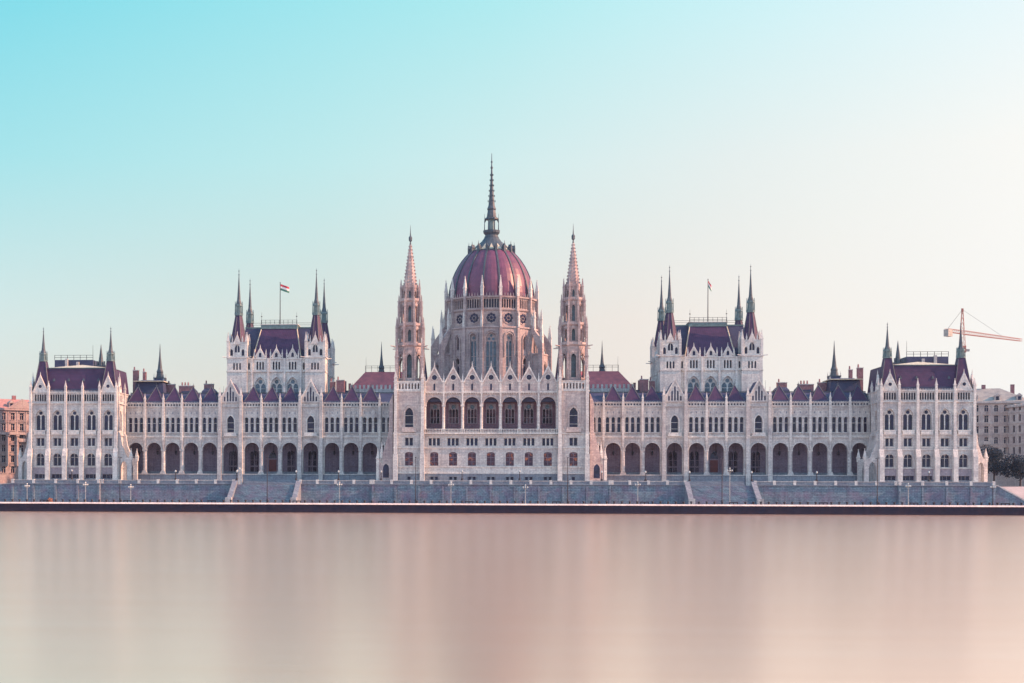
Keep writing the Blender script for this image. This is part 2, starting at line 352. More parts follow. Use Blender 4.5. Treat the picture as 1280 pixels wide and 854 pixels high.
wm = {
 'lancet': window(1.0, 4.3, 1, 'a', bars=(2.6,), stone=STONE_L, mull=0.1, glass=GLASS),
 'gablewin': window(2.1, 5.0, 1, 'p', bars=(1.1, 2.9), stone=STONE_L),
 'big': window(2.7, 5.9, 2, 'a', 4.3, [(0, 4.85, 0.52)], stone=STONE_L, lw=1.05),
 'sq2': window(2.3, 2.3, 2, 'r', 2.2, stone=STONE, lw=0.85),
 'arch2': window(2.3, 3.7, 2, 'a', 3.45, stone=STONE, lw=0.98, bars=(2.4,)),
 'base': window(3.2, 1.2, 3, 'r', 1.15, stone=LOGP, lw=0.98),
 'basec': window(2.4, 0.95, 2, 'r', 0.9, stone=PLINTH, lw=0.72),
 'base1': window(1.0, 0.95, 1, 'r', 0.9, stone=PLINTH, lw=0.8),
 'cbig': window(2.6, 5.4, 3, 'p', 4.0, [(0, 4.55, 0.6)], stone=LOGP, lw=0.66, bars=(1.6,), glass=GLASS_B),
 'tri': window(3.3, 2.1, 3, 'r', 2.05, stone=STONE_L, lw=0.78),
 'arched': window(2.2, 3.75, 2, 's', 3.4, stone=LOG, lw=0.95, bars=(1.1, 2.3), glass=GLASS_R),
 'tower': window(2.3, 6.0, 1, 'p', 5.95, stone=STONE_L, lw=2.15, bars=(1.5, 3.8)),
 'belfry': window(1.5, 6.6, 2, 'p', 5.9, stone=STONE_C, lw=0.55),
 'drumtall': window(3.1, 13.0, 3, 'a', 10.4, [(-.62, 11.1, 0.42), (.62, 11.1, 0.42), (0, 12.1, 0.42)], stone=STONE_C, lw=0.8, bars=(3, 6), glass=GLASS_B),
 'drumside': window(2.1, 13.0, 2, 'a', 10.6, [(0, 11.5, 0.5)], stone=STONE_C, lw=0.78, bars=(3, 6), glass=GLASS_B),
 'drumslit': window(1.0, 4.0, 1, 'p', 4.0, stone=STONE_C, lw=0.9),
 'drumlow': window(1.9, 7.5, 2, 'p', 7.0, stone=STONE_C, lw=0.75),
 'wingt': window(3.5, 8.4, 2, 'p', 6.6, [(0, 7.1, 0.6)], stone=STONE_L, lw=1.4, bars=(2.5, 5.0), glass=GLASS_B),
 'loggia': window(2.6, 6.6, 2, 'p', 6.2, stone=LOG, lw=1.05, bars=(1.6, 3.6)),
 'slit': window(0.55, 2.6, 1, 'p', 2.55, stone=STONE_C, lw=0.45),
 'city': window(1.2, 2.1, 2, 'r', 2.1, stone=CITY2, lw=.48, bars=(1.4,)),
}
def rose_mesh(r=1.5):
    mb = MB([STONE_C]); n = 16
    circ(mb, 0, 0, r*0.34, -0.03, 0.1, n, GLASS, STONE_C)
    mb.mat(GLASS)
    for k in range(8):
        a = 2*PI*k/8; b = a+PI/8*1.1; c = a-PI/8*1.1
        pts = [(r*.25*math.cos(a), r*.25*math.sin(a)), (r*.85*math.cos(c), r*.85*math.sin(c)), (r*1.02*math.cos(a), r*1.02*math.sin(a)), (r*.85*math.cos(b), r*.85*math.sin(b))]
        mb.poly([(x, -0.02, z) for x, z in pts])
    mb.mat(STONE_C)
    for i in range(n):
        a, b = 2*PI*i/n, 2*PI*(i+1)/n
        q = [(rr*math.cos(t), rr*math.sin(t)) for t, rr in ((a, r*1.06), (b, r*1.06), (b, r*1.2), (a, r*1.2))]
        mb.poly([(x, -0.16, z) for x, z in q])
        mb.poly([(q[3][0], -0.16, q[3][1]), (q[2][0], -0.16, q[2][1]), (q[2][0], 0, q[2][1]), (q[3][0], 0, q[3][1])])
        mb.poly([(q[0][0], -0.16, q[0][1]), (q[1][0], -0.16, q[1][1]), (q[1][0], 0, q[1][1]), (q[0][0], 0, q[0][1])])
    return meshdata(mb, 'rose_window')
wm['rose'] = rose_mesh()

# ================================================================== SETTING
mb = MB([GRND])
mb.poly([(-3200, -23.5, 7.2), (3200, -23.5, 7.2), (3200, 3200, 7.2), (-3200, 3200, 7.2)])
tag(mb.build('ground'), kind='structure')
mb = MB([PAVE])
mb.box(-137, 138, -23.6, 60, 7.204, 7.26)
for x0, x1 in ((-105.1, -68.5), (-51.1, -31.4), (31.4, 51.1), (68.5, 105.1)): mb.box(x0, x1, -30.3, -23.601, 7.1, 7.26)
mb.box(-31.3, 31.3, -31.5, -23.7, 7.1, 7.26)
for s in (-1, 1): mb.box(s*105.2, s*129.2, -31.5, -23.7, 7.1, 7.26)
tag(mb.build('terrace'), kind='structure')
mb = MB([ASPH])
mb.box(-3000, 3000, -47.6, -23.4, -3, 2.3)
tag(mb.build('quay_road'), kind='structure')
mb = MB([WATER])
mb.poly([(-3200, -1200, 0), (3200, -1200, 0), (3200, -47.9, 0), (-3200, -47.9, 0)])
tag(mb.build('river_water'), kind='structure')
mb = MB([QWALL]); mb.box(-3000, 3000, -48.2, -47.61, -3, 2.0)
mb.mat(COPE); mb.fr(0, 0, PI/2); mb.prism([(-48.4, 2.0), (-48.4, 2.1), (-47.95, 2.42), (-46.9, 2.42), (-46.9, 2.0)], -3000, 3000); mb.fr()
tag(mb.build('quay_edge'), kind='structure')

def emb_wall(name, x0, x1, y, label, extra=None, lip=True):
    t = empty(name, ((x0+x1)/2, y, 2.3)); tag(t, label, 'wall'); ox = -(x0+x1)/2; oy = -y
    m = MB([EMB]); m.box(x0+ox, x1+ox, 0, 0.6, 0, 4.9)
    n = max(2, int(abs(x1-x0)/6))
    for i in range(n+1):
        x = x0+ox+(x1-x0)*i/n; x = min(max(x, x0+ox+.3), x1+ox-.3)
        if extra: m.prism([(x-.28, 0), (x+.28, 0), (x+.28, 4.6), (x-.28, 4.6)], -0.35, 0)
    if y < -31:
        m.box(x0+ox, x0+ox+.6, .601, 1.5, 0, 4.9); m.box(x1+ox-.6, x1+ox, .601, 1.5, 0, 4.9)
    m.build('wall_face', t)
    c = MB([PLINTH]); c.box(x0+ox-.05, x1+ox+.05, -0.25, 0.75, 4.9, 5.12); c.build('coping', t)
    b = MB([PLINTH]); b.box(x0+ox, x1+ox, 0.1, 0.4, 5.12, 5.9); b.mat(STONE); b.box(x0+ox, x1+ox, 0.02, 0.48, 5.9, 6.05)
    k = max(2, int(round(abs(x1-x0)/5.45)))
    for i in range(k+1):
        x = x0+ox+(x1-x0)*i/k; x = min(max(x, x0+ox+.35), x1+ox-.35)
        b.mat(STONE_L); b.box(x-.35, x+.35, -0.05, 0.55, 5.12, 6.22)
    b.build('parapet', t)
    return t
emb_wall('embankment_wall', -31.5, 31.5, -32, 'tall blue-grey stone embankment wall below the domed middle block', True)
emb_wall('embankment_wall', -129.3, -105, -32, 'ribbed blue-grey embankment wall below the left end pavilion', True)
emb_wall('embankment_wall', 105, 129.3, -32, 'ribbed grey embankment wall below the right end pavilion', True)
emb_wall('embankment_wall', -105, -68.5, -30.8, 'recessed stone embankment wall left of the left stairway')
emb_wall('embankment_wall', -51.1, -31.5, -30.8, 'recessed stone embankment wall between left stairway and domed middle block')
emb_wall('embankment_wall', 31.5, 51.1, -30.8, 'recessed purplish embankment wall between domed middle block and right stairway')
emb_wall('embankment_wall', 68.5, 105, -30.8, 'recessed stone embankment wall right of the right stairway')
for s, lab in ((-1, 'rough stone embankment wall running out of the left of the photo'), (1, 'sloping stone embankment wall falling to the quay at far right')):
    t = empty('embankment_wall', (s*129.3, -31.4, 2.3)); tag(t, lab, 'wall')
    m = MB([EMB])
    if s < 0: m.prism([(-200, 0), (0, 0), (0, 4.9), (-6, 4.6), (-200, 4.2)], 0, 7)
    else: m.prism([(0, 0), (8.9, 0), (8.9, 0.3), (0.8, 4.9), (0, 4.9)], 0, 0.9)
    m.build('wall_face', t)
    c = MB([STONE])
    if s > 0: c.prism([(0.8, 4.9), (8.9, 0.3), (9.2, 0.5), (0.9, 5.2), (0, 5.2), (0, 4.9)], -0.15, 1.05)
    else: c.prism([(-200, 4.2), (-6, 4.6), (0, 4.9), (0, 5.1), (-6, 4.8), (-200, 4.4)], -0.15, 0.4)
    c.build('coping', t)
mb = MB([PAVE]); mb.poly([(129.4, -31.2, 2.32), (420, -31.2, 2.32), (420, -23.5, 7.21), (129.4, -23.5, 7.21)])
tag(mb.build('paved_slope'), kind='structure')


for s in (-1, 1):
    side = 'left' if s < 0 else 'right'
    cx = s*59.8; t = empty('stone_staircase', (cx, -30.8, 2.3))
    tag(t, 'wide stone stairway climbing from quay to terrace below the %s twin-spired wing tower' % side, 'stairway')
    m = MB([EMB]); nst = 30; run = 8.8
    for i in range(nst):
        z1 = 4.9*(i+1)/nst; y0 = -run+run*i/nst
        m.box(-8.0, 8.0, y0, 0.6, 4.9*i/nst, z1)
    m.mat(PLINTH)
    for i in range(8): m.box(-8.0, 8.0, 10+i*0.35, 18, 4.93+i*.15, 4.93+(i+1)*.15)
    m.mat(PAVE); m.box(-8.0, 8.0, 0.601, 10, 4.5, 4.93); m.build('steps', t)
    for q in (-1, 1):
        w_ = MB([PLINTH]); x = q*8.6
        w_.fr(x, 0, -PI/2)
        w_.prism([(run+.6, 0), (run+.6, 1.0), (0, 5.9), (-0.5, 5.9), (-0.5, 0)], -0.65, 0.65)
        w_.fr(); w_.mat(STONE); w_.box(x-.8, x+.8, -run-1.5, -run-.2, 0, 1.5)
        w_.build('side_wall', t)

# ================================================================== PARLIAMENT
PAR = empty('parliament_building', (0, 0, 7.2))
tag(PAR, 'long white neo-gothic riverside palace with a red ribbed dome and many spires', 'palace')
def part(mb, name, parent=None, loc=None, rz=0):
    p = parent or PAR
    o = mb.build(name, p, loc, rz)
    if p is PAR and loc is None: o.location = (0, 0, -7.2)
    return o
def piers(mb, x, y, z0, z1, zt, w, d, d2=None):
    """buttress pier with a weathered set-off and a pinnacle"""
    mb.box(x-w/2, x+w/2, y-d, y, z0, z1)
def spire(mb, u, w, z0, zt, r):
    """copper lantern gallery and needle"""
    H = zt-z0
    mb.mat(COPPER); k = r
    mb.ring(u, w, z0, z0+.05*H, k*1.15, k*1.25); mb.ring(u, w, z0+.05*H, z0+.2*H, k*.8, k*.75)
    mb.ring(u, w, z0+.2*H, z0+.24*H, k*1.1, k*1.05)
    for i in range(8):
        a = PI/8+i*PI/4; mb.ring(u+k*1.05*math.cos(a), w+k*1.05*math.sin(a), z0+.03*H, z0+.3*H, k*.14, k*.05, 4)
    mb.mat(COPPER_D)
    mb.lathe(u, w, [(z0+.24*H, k*.85), (z0+.34*H, k*.5), (z0+.6*H, k*.27), (z0+.85*H, k*.1), (zt-.05*H, .06)])
    mb.ring(u, w, z0+.86*H, z0+.875*H, .22, .22, 6); mb.ring(u, w, zt-.06*H, zt-.045*H, .2, .2, 6)
    mb.ring(u, w, zt-.05*H, zt, .06, .03, 4)

# ---------------------------------------------------------------- wings
PITCH = 5.45
wing_bays = [29.1, 34.55, 40.0, 45.5, 57.85, 63.3, 68.75, 81.1, 86.5, 91.95, 97.4, 102.8]
gable_bays = [51.7, 75.0]
def make_wing(s):
    allb = [(b*s, 4.3) for b in wing_bays+gable_bays]
    lo, hi = sorted((s*26.0, s*105.6))
    m = MB([STONE])
    # loggia
    arches = [(b, w, 10.4, 19.4, 'a') for b, w in allb]
    m.panel(lo, hi, 10.4, 20.9, arches, 0, 1.1)
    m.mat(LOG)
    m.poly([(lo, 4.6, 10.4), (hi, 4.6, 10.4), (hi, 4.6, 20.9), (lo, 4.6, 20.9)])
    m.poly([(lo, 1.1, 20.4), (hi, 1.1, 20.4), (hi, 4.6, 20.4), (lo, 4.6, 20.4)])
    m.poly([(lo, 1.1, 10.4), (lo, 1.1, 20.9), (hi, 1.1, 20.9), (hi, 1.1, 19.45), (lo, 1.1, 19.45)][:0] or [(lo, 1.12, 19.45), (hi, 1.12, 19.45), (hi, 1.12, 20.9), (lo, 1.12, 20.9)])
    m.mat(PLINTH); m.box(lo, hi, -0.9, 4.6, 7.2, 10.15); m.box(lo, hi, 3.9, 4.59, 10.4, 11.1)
    m.mat(LOG); m.box(lo, hi, 4.35, 4.59, 12.6, 12.85); m.box(lo, hi, 4.4, 4.59, 17.4, 17.6)
    m.mat(STONE); m.box(lo, hi, -1.1, 4.6, 10.15, 10.4)
    for b, w in allb: m.hood(b, 4.3, 10.4, 19.4, 'a', 0.35, -0.18, 0.18)
    # string courses, upper storey
    m.mat(STONE_L); m.box(lo, hi, -0.35, -0.003, 20.9, 21.25)
    m.mat(STONE)
    ops = []
    for b in wing_bays: ops += [(s*b+k*1.6, 1.0, 22.4, 26.7, 'a') for k in (-1, 0, 1)]
    for b in gable_bays: ops.append((s*b, 2.1, 22.3, 27.2, 'p'))
    m.panel(lo, hi, 20.9, 29.6, ops, 0, 0.45)
    m.box(lo, hi, -0.30, -0.003, 29.6, 29.9)
    m.box(lo, hi, -0.16, -0.003, 21.25, 21.5)
    for b in wing_bays:
        for k in (-1, 0, 1):
            m.hood(s*b+k*1.6, 1.0, 22.4, 26.7, 'a', 0.16, -0.1, 0.1)
            m.mat(PLINTH); m.prism([(s*b+k*1.6-.16, 27.9), (s*b+k*1.6, 27.6), (s*b+k*1.6+.16, 27.9), (s*b+k*1.6, 28.4)], -0.06, 0); m.mat(STONE)
            m.box(s*b+k*1.6-.62, s*b+k*1.6+.62, -0.14, -0.003, 28.75, 28.95)
        m.box(s*b-2.3, s*b+2.3, -0.25, -0.003, 22.1, 22.35)
        for j in range(9): m.box(s*b-2.1+j*.52, s*b-1.98+j*.52, -0.2, -0.003, 21.5, 22.1)
    # pierced parapet
    po = []
    for b in wing_bays: po += [(s*b+(k-2.5)*0.82, 0.46, 30.02, 30.52, 'r') for k in range(6)]
    m.panel(lo, hi, 29.9, 30.75, po, -0.1, 0.3)
    m.box(lo, hi, -0.22, 0.22, 30.75, 30.95)
    m.mat(SLATE); m.poly([(lo, 0.5, 29.9), (hi, 0.5, 29.9), (hi, 0.5, 30.75), (lo, 0.5, 30.75)])
    for b in wing_bays:
        m.mat(STONE_L)
        for k in range(11): m.box(s*b-2.35+k*.46, s*b-2.22+k*.46, -0.1, 0.1, 30.95, 31.12)
    wing = part(m, 'wing')
    # piers: slim shafts between bays
    ed = sorted(wing_bays+gable_bays)
    for i in range(1, len(ed)):
        a, b = ed[i-1], ed[i]
        if a in gable_bays or b in gable_bays: continue
        x = s*(a+b)/2
        q = MB([STONE])
        q.box(x-.62, x+.62, -0.35, -.003, 10.4, 11.3); q.ring(x, 0.2, 10.4, 17.2, .62, .55, 8); q.box(x-.65, x+.65, -0.35, -.003, 17.0, 17.5)
        q.prism([(x-.9, 10.4), (x+.9, 10.4), (x+.5, 11.3), (x-.5, 11.3)], -0.75, -0.352)
        q.prism([(x-.15, 17.5), (x+.15, 17.5), (x+.36, 20.0), (x-.36, 20.0)], -0.4, -.003)
        q.mat(STONE_L); q.box(x-.34, x+.34, -0.55, -0.02, 20.0, 31.0); q.pinn(x, -0.25, 31.0, 33.6, .26, 0.4)
        part(q, 'pier', wing)
    for g in gable_bays:
        for e in (-1, 1):
            x = s*g+e*3.05
            q = MB([STONE]); q.box(x-.55, x+.55, -1.3, -.003, 7.2, 18.0); q.box(x-.62, x+.62, -1.4, -.003, 7.2, 10.6)
            q.prism([(x-.62, 18), (x+.62, 18), (x+.5, 18.6), (x-.5, 18.6)], -1.35, -.003)
            q.box(x-.5, x+.5, -1.05, -.003, 18.6, 23); q.box(x-.45, x+.45, -0.8, -.003, 23, 31.4)
            q.mat(STONE_L); q.pinn(x, -0.45, 31.4, 35.2, .4, .35)
            part(q, 'pier', wing)
        # gable
        q = MB([STONE]); x = s*g
        q.prism([(x-2.9, 30.95), (x+2.9, 30.95), (x+2.9, 31.9), (x, 37.2), (x-2.9, 31.9)], -0.45, 0.15)
        q.mat(STONE_L)
        for e in (-1, 1): q.prism([(x+e*3.15, 31.8), (x+e*2.85, 31.7), (x, 36.9), (x, 37.6)][::e], -0.62, 0.3)
        q.ring(x, -.2, 37.3, 38.4, .2, .05, 4)
        q.mat(GLASS)
        for dx, zt in ((0, 35.4), (-.8, 34.1), (.8, 34.1), (-1.65, 32.7), (1.65, 32.7)):
            c = curve(x+dx, .42, 31.2, zt, 'p')
            q.prism([(x+dx-.21, 31.3), (x+dx+.21, 31.3)]+c[::-1], -0.47, -0.451)
        q.mat(RED); q.fr(x, 0, PI/2)
        q.prism([(.3, 31.4), (9, 31.4), (9, 36.6), (.3, 36.6)][:0] or [(-.0, 0), (0, 0), (0, 0)][:0] or [(.3, 31.2), (9, 31.2), (9, 31.3), (.3, 31.3)], -2.8, 2.8)
        q.fr(); q.mat(SLATE)
        i = len(q.v)
        q.v += [(x-2.8, .16, 31.9), (x+2.8, .16, 31.9), (x, .16, 36.9), (x-2.8, 9, 31.9), (x+2.8, 9, 31.9), (x, 9, 36.9)]
        for f in ((0, 2, 5, 3), (1, 4, 5, 2)): q.f.append(tuple(i+a for a in f)); q.m.append(q.k)
        part(q, 'gable', wing)
        inst('lancet_window', wm['gablewin'], wing, (x, 0.45, 22.25))
        q = MB([STONE_L]); q.hood(x, 2.1, 22.3, 27.2, 'p', 0.35, -0.3, 0.3, 4.2); q.box(x-1.9, x+1.9, -0.9, -.003, 21.26, 21.5)
        q.box(x-1.8, x+1.8, -0.85, -0.7, 21.5, 22.3); part(q, 'balcony', wing)
    for b in wing_bays:
        for k in (-1, 0, 1): inst('lancet_window', wm['lancet'], wing, (s*b+k*1.6, 0.45, 22.4))
        if b < 30: continue
        q = MB([RED]); x = s*b
        q.mat(SLATE); q.sq(x, 2.9, 30.96, 31.5, 2.66, 2.6); q.mat(RED); q.sq(x, 2.9, 31.5, 35.7, 2.3, 0.12); q.mat(COPPER_D)
        for e in (-1, 1): q.bar((x+e*2.3, .6, 31.5), (x+e*.1, 2.8, 35.7), .13)
        q.ring(x, 2.9, 35.6, 36.9, .12, .03, 4); q.ring(x, 2.9, 36.1, 36.25, .22, .22, 6)
        part(q, 'pyramid_roof', wing)
    # loggia windows and doors
    for b in (51.7, 57.85, 68.75, 75.0):
        inst('loggia_window', wm['loggia'], wing, (s*b+(-s*0.0), 4.48, 10.9))
    q = MB([LOG]); x = s*63.3; q.box(x-1.5, x+1.5, 4.3, 4.59, 10.4, 17.2); q.mat(WOOD); q.box(x-1.1, x+1.1, 4.2, 4.29, 10.4, 14.6)
    q.mat(GLASS); q.prism([(x-1.1, 15)]+[(x+1.1, 15)]+curve(x, 2.2, 15, 17, 'p')[::-1], 4.22, 4.29); part(q, 'door', wing)
    for b in wing_bays+gable_bays:
        q = MB([IRON]); x = s*b+.3; q.bar((x, 3.2, 20.4), (x, 3.2, 17.2), .05); q.lathe(x, 3.2, [(15.9, .08), (16.2, .3), (16.9, .34), (17.2, .08)], 6); part(q, 'hanging_lantern', wing)
    # main roof
    q = MB([SLATE])
    i = len(q.v)
    q.v += [(lo, 0.5, 30.9), (hi, 0.5, 30.9), (hi, 5.0, 33.9), (lo, 5.0, 33.9), (hi, 22, 34.6), (lo, 22, 34.6), (hi, 26, 20), (lo, 26, 20), (lo, .5, 20), (hi, .5, 20)]
    for f in ((0, 1, 2, 3), (3, 2, 4, 5), (5, 4, 6, 7), (0, 3, 5, 7, 8), (1, 9, 6, 4, 2)): q.f.append(tuple(i+a for a in f)); q.m.append(q.k)
    q.mat(COPPER_D)
    q.box(lo, hi, 4.9, 5.1, 33.95, 34.2)
    for k in range(16):
        x = lo+(hi-lo)*(k+.5)/16; q.ring(x, 6+random.random()*4, 34, 36+random.random()*2.0, .06, .03, 4)
    part(q, 'roof', wing)
    for (u, y, w_, z1) in ((90.5, 12, 2.2, 36.6), (84.5, 16, 1.4, 37.4), (95.6, 14, 1.2, 37.2), (44.6, 14, 1.2, 38.3), (47.0, 15, .8, 37.9), (103.9, 15, .45, 41.0), (106.8, 16, .8, 41.6)):
        q = MB([CHIM]); x = s*u; q.box(x-w_, x+w_, y, y+1.4, 33, z1)
        q.mat(STONE); q.box(x-w_-.1, x+w_+.1, y-.1, y+1.5, z1, z1+.2); q.mat(CHIM)
        for k in range(max(1, int(w_*1.4))): q.ring(x-w_*.6+k*.9, y+.7, z1+.2, z1+1.2, .26, .2, 6)
        part(q, 'chimney', wing)
    # mansard blocks standing behind the parapet
    for (a, b, y, z, m_) in ((81.5, 86, 9, 35.9, SLATE), (87.6, 92, 9, 36.1, SLATE), (96.5, 105.4, 8, 38.3, SLATE)):
        q = MB([m_]); lo2, hi2 = sorted((s*a, s*b))
        q.sq((lo2+hi2)/2, y+5, 33.8, z-.8, (hi2-lo2)/2, (hi2-lo2)/2*.9); q.sq((lo2+hi2)/2, y+5, z-.8, z, (hi2-lo2)/2*.9, (hi2-lo2)/2*.6)
        if z > 38: q.mat(LEAD); q.box(lo2-.1, hi2+.1, y-.2, y+10, z-.6, z-.35)  # pale slab paints the mansard's flat top as sunlit
        part(q, 'rear_mansard', wing)
    q = MB([STONE]); x = s*100.2
    q.mat(SLATE); q.sq(x, 20, 33, 39.4, 2.0, 1.6)
    q.mat(STONE)
    for e in (-1, 1):
        for f in (-1, 1): q.pinn(x+e*1.5, 20+f*1.5, 37.5, 40.9, .16)
    q.mat(COPPER_D); q.box(x-1.7, x+1.7, 18.3, 21.7, 39.4, 39.7); q.lathe(x, 20, [(39.7, 1.1), (41.2, .95), (41.5, 1.05), (42.4, .7), (46.2, .28), (50.0, .05)]); part(q, 'roof_spire', wing)
    return wing
for s in (-1, 1): make_wing(s)

# ---------------------------------------------------------------- pavilions
pv = [108.2, 113.1, 118.0, 122.9, 127.8]
def make_pavilion(s):
    lo, hi = sorted((s*105.7, s*130.7)); F = -10.8
    m = MB([STONE]); cs = [s*c for c in pv]
    m.fr(0, F, 0)
    m.mat(PLINTH); m.panel(lo, hi, 7.2, 8.9, [], 0, 0.4); m.mat(LOGP); m.panel(lo, hi, 8.9, 12.1, [(c, 3.2, 8.9, 10.1, 'r') for c in cs], 0, 0.4)
    m.mat(STONE)
    m.panel(lo, hi, 12.1, 17.3, [(c, 2.3, 12.5, 16.0, 'a') for c in cs], 0, 0.5)
    m.panel(lo, hi, 17.3, 21.3, [(c, 2.3, 18.1, 20.4, 'r') for c in cs], 0, 0.4)
    m.panel(lo, hi, 21.3, 30.2, [(c, 2.7, 22.6, 28.4, 'p') for c in cs], 0, 0.5)
    g = []
    for i, c in enumerate(cs): g += [(c+(k-(2.5 if 0 < i < 4 else 2))*.68, .47, 30.8, 32.8, 'p') for k in range(6 if 0 < i < 4 else 5)]
    m.panel(lo, hi, 30.2, 33.2, g, -0.12, 0.4)
    m.mat(STONE_L)
    for z, d in ((12.0, .2), (17.1, .18), (21.1, .3), (30.1, .42), (33.2, .35)): m.box(lo-.2, hi+.2, -d, -.003 if z < 30 else .3, z, z+.25)
    m.mat(STONE)
    for c in cs:
        m.hood(c, 2.7, 22.6, 28.4, 'p', 0.3, -0.18, 0.18, 3.0); m.hood(c, 2.3, 12.5, 16.0, 'a', 0.28, -0.16, 0.16)
        m.mat(STONE_L); m.box(c-1.7, c+1.7, -.55, -.003, 22.3, 22.55); m.box(c-1.6, c+1.6, -.5, -.38, 21.36, 22.3)
        m.box(c-1.35, c+1.35, -.15, -.003, 17.8, 18.0); m.mat(STONE)
    for i in range(60):
        x = lo+(hi-lo)*(i+.5)/60; m.prism([(x-.12, 33.45), (x+.12, 33.45), (x, 33.95)], -.25, .1)
    m.fr()
    # sides and back
    for q in (-1, 1):
        x = lo if q < 0 else hi
        m.fr(x, F if q > 0 else 22, q*PI/2); D = 32.8
        ys = [4.5+i*6 for i in range(5)]
        off = (lambda d: d) if q > 0 else (lambda d: D-d)
        m.panel(0, D, 7.2, 17.3, [(off(d), 2.3, 12.5, 16.0, 'a') for d in ys], 0, .5)
        m.panel(0, D, 17.3, 30.2, [(off(d), 2.7, 22.6, 28.4, 'p') for d in ys], 0, .5)
        gg = [(off(d)+(k-2)*.68, .38, 30.85, 32.7, 'p') for d in ys for k in range(5)]
        m.panel(0, D, 30.2, 33.2, gg, -0.12, .4)
        for z, d in ((12.0, .2), (17.1, .18), (21.1, .3), (30.1, .42), (33.2, .35)): m.box(0, D, -d, -.003, z+.001, z+.251)
    m.fr(); m.mat(GLASS); m.box(lo+.9, hi-.9, F+.95, 21, 30, 32.9)
    m.mat(STONE); m.box(lo+.6, hi-.6, 21.5, 22, 7.2, 33)
    pav = part(m, 'pavilion')
    for c in cs:
        inst('tall_window', wm['big'], pav, (c, F+.5, 22.6)); inst('square_window', wm['sq2'], pav, (c, F+.4, 18.1))
        inst('arched_window', wm['arch2'], pav, (c, F+.5, 12.45)); inst('basement_window', wm['base'], pav, (c, F+.4, 8.9))
    for q in (-1, 1):
        x = lo+.5 if q < 0 else hi-.5
        for d in (4.5, 10.5, 16.5, 22.5, 28.5):
            inst('tall_window', wm['big'], pav, (x, F+d, 22.6), q*PI/2); inst('arched_window', wm['arch2'], pav, (x, F+d, 12.45), q*PI/2)
    # front buttresses
    for i, c in enumerate([105.85]+[(pv[j]+pv[j+1])/2 for j in range(4)]+[130.55]):
        x = s*c; q = MB([STONE_L]); q.fr(0, F, 0)
        q.box(x-.72, x+.72, -1.9, -.003, 7.2, 8.6); q.box(x-.62, x+.62, -1.7, -.003, 8.6, 15.2)
        q.fr(x, F, PI/2); q.prism([(-1.7, 15.2), (-.0, 15.2), (-.0, 17.4), (-.8, 17.4)], -.62, .62); q.fr(0, F, 0)
        q.box(x-.42, x+.42, -.85, -.003, 17.4, 22.2); q.box(x-.36, x+.36, -.62, -.003, 22.2, 30.5)
        q.box(x-.32, x+.32, -.75, .2, 30.5, 33.5); q.pinn(x, -.3, 33.5, 36.6, .3, .4)
        part(q, 'buttress', pav)
    # side flying buttresses
    for e, xx in ((-1, lo), (1, hi)):
        for yy in (F+.9, F+8, F+15, F+22):
            if (e == -s) and yy > F+9: continue
            q = MB([STONE]); tw_ = R(20) if yy < F+2 and e == s else 0; q.fr(xx, yy, tw_ if e > 0 else PI-tw_)
            q.prism([(0, 7.2), (.9, 7.2), (.9, 12.2), (1.3, 13.4), (2.0, 13.9), (2.6, 13.4), (2.9, 12.2), (2.9, 7.2), (4.1, 7.2), (4.1, 14.4), (2.6, 15.0), (1.2, 18.4), (.7, 21.5), (0, 22.5)], -.55, .55)
            q.mat(STONE_L); q.pinn(3.9, 0, 14.0, 17.6, .42, .3); q.mat(STONE)
            q.box(0, .45, -.5, .5, 22.4, 33.4); q.mat(STONE_L); q.pinn(.3, 0, 33.4, 36.6, .3, .4)
            q.mat(PLINTH); q.box(0, 4.6, -.8, .8, 7.2, 8.4)
            part(q, 'flying_buttress', pav)
    # corner gables
    for c in (pv[0], pv[-1]):
        x = s*c; q = MB([STONE_L]); q.fr(0, F, 0)
        q.prism([(x-2.0, 33.45), (x+2.0, 33.45), (x, 37.9)], -.3, .2)
        for e in (-1, 1): q.prism([(x+e*2.25, 33.3), (x+e*1.95, 33.3), (x, 37.5), (x, 38.3)][::e], -.45, .3)
        circ(q, x, 35.0, .5, -.3, .15); q.ring(x, -.1, 38.1, 39.2, .18, .04, 4)
        part(q, 'gable', pav)
    for sd, xx in ((-1, lo), (1, hi)):
        for yy in (F+2.6, F+26):
            q = MB([STONE_L]); q.fr(xx, yy, sd*PI/2)
            q.prism([(-2.0, 33.45), (2.0, 33.45), (0, 37.9)], -.3, .2); circ(q, 0, 35.0, .5, -.3, .15)
            q.ring(0, -.1, 37.8, 39.2, .18, .04, 4); part(q, 'gable', pav)
    # roof
    q = MB([RED]); x0, x1 = lo+1.2, hi-1.2
    def hip(zz): return zz
    pr = [(33.0, 1.0, 1.0), (38.5, 1.4, 2.2), (40.2, 1.6, 2.4)]
    i = len(q.v)
    for z, ix, iy in pr: q.v += [(lo+ix, F+iy, z), (hi-ix, F+iy, z), (hi-ix, 9-iy, z), (lo+ix, 9-iy, z)]
    for k in range(2):
        for j in range(4): q.f.append((i+4*k+j, i+4*k+(j+1) % 4, i+4*k+4+(j+1) % 4, i+4*k+4+j)); q.m.append(q.k)
    q.mat(COPPER_D); q.box(lo+1.4, hi-1.4, F+2.2, F+2.5, 40.2, 40.5)
    q.mat(LEAD); i = len(q.v); q.v += [(lo+1.6, F+2.5, 40.3), (hi-1.6, F+2.5, 40.3), (hi-1.6, 6.6, 40.3), (lo+1.6, 6.6, 40.3), ((lo+hi)/2, -1.5, 41.9)]
    for j in range(4): q.f.append((i+j, i+(j+1) % 4, i+4)); q.m.append(q.k)
    q.mat(COPPER_D)
    for k in range(4): q.sq(s*(111.5+k*4.3), F+1.9, 36.6, 37.4, .35, .12)
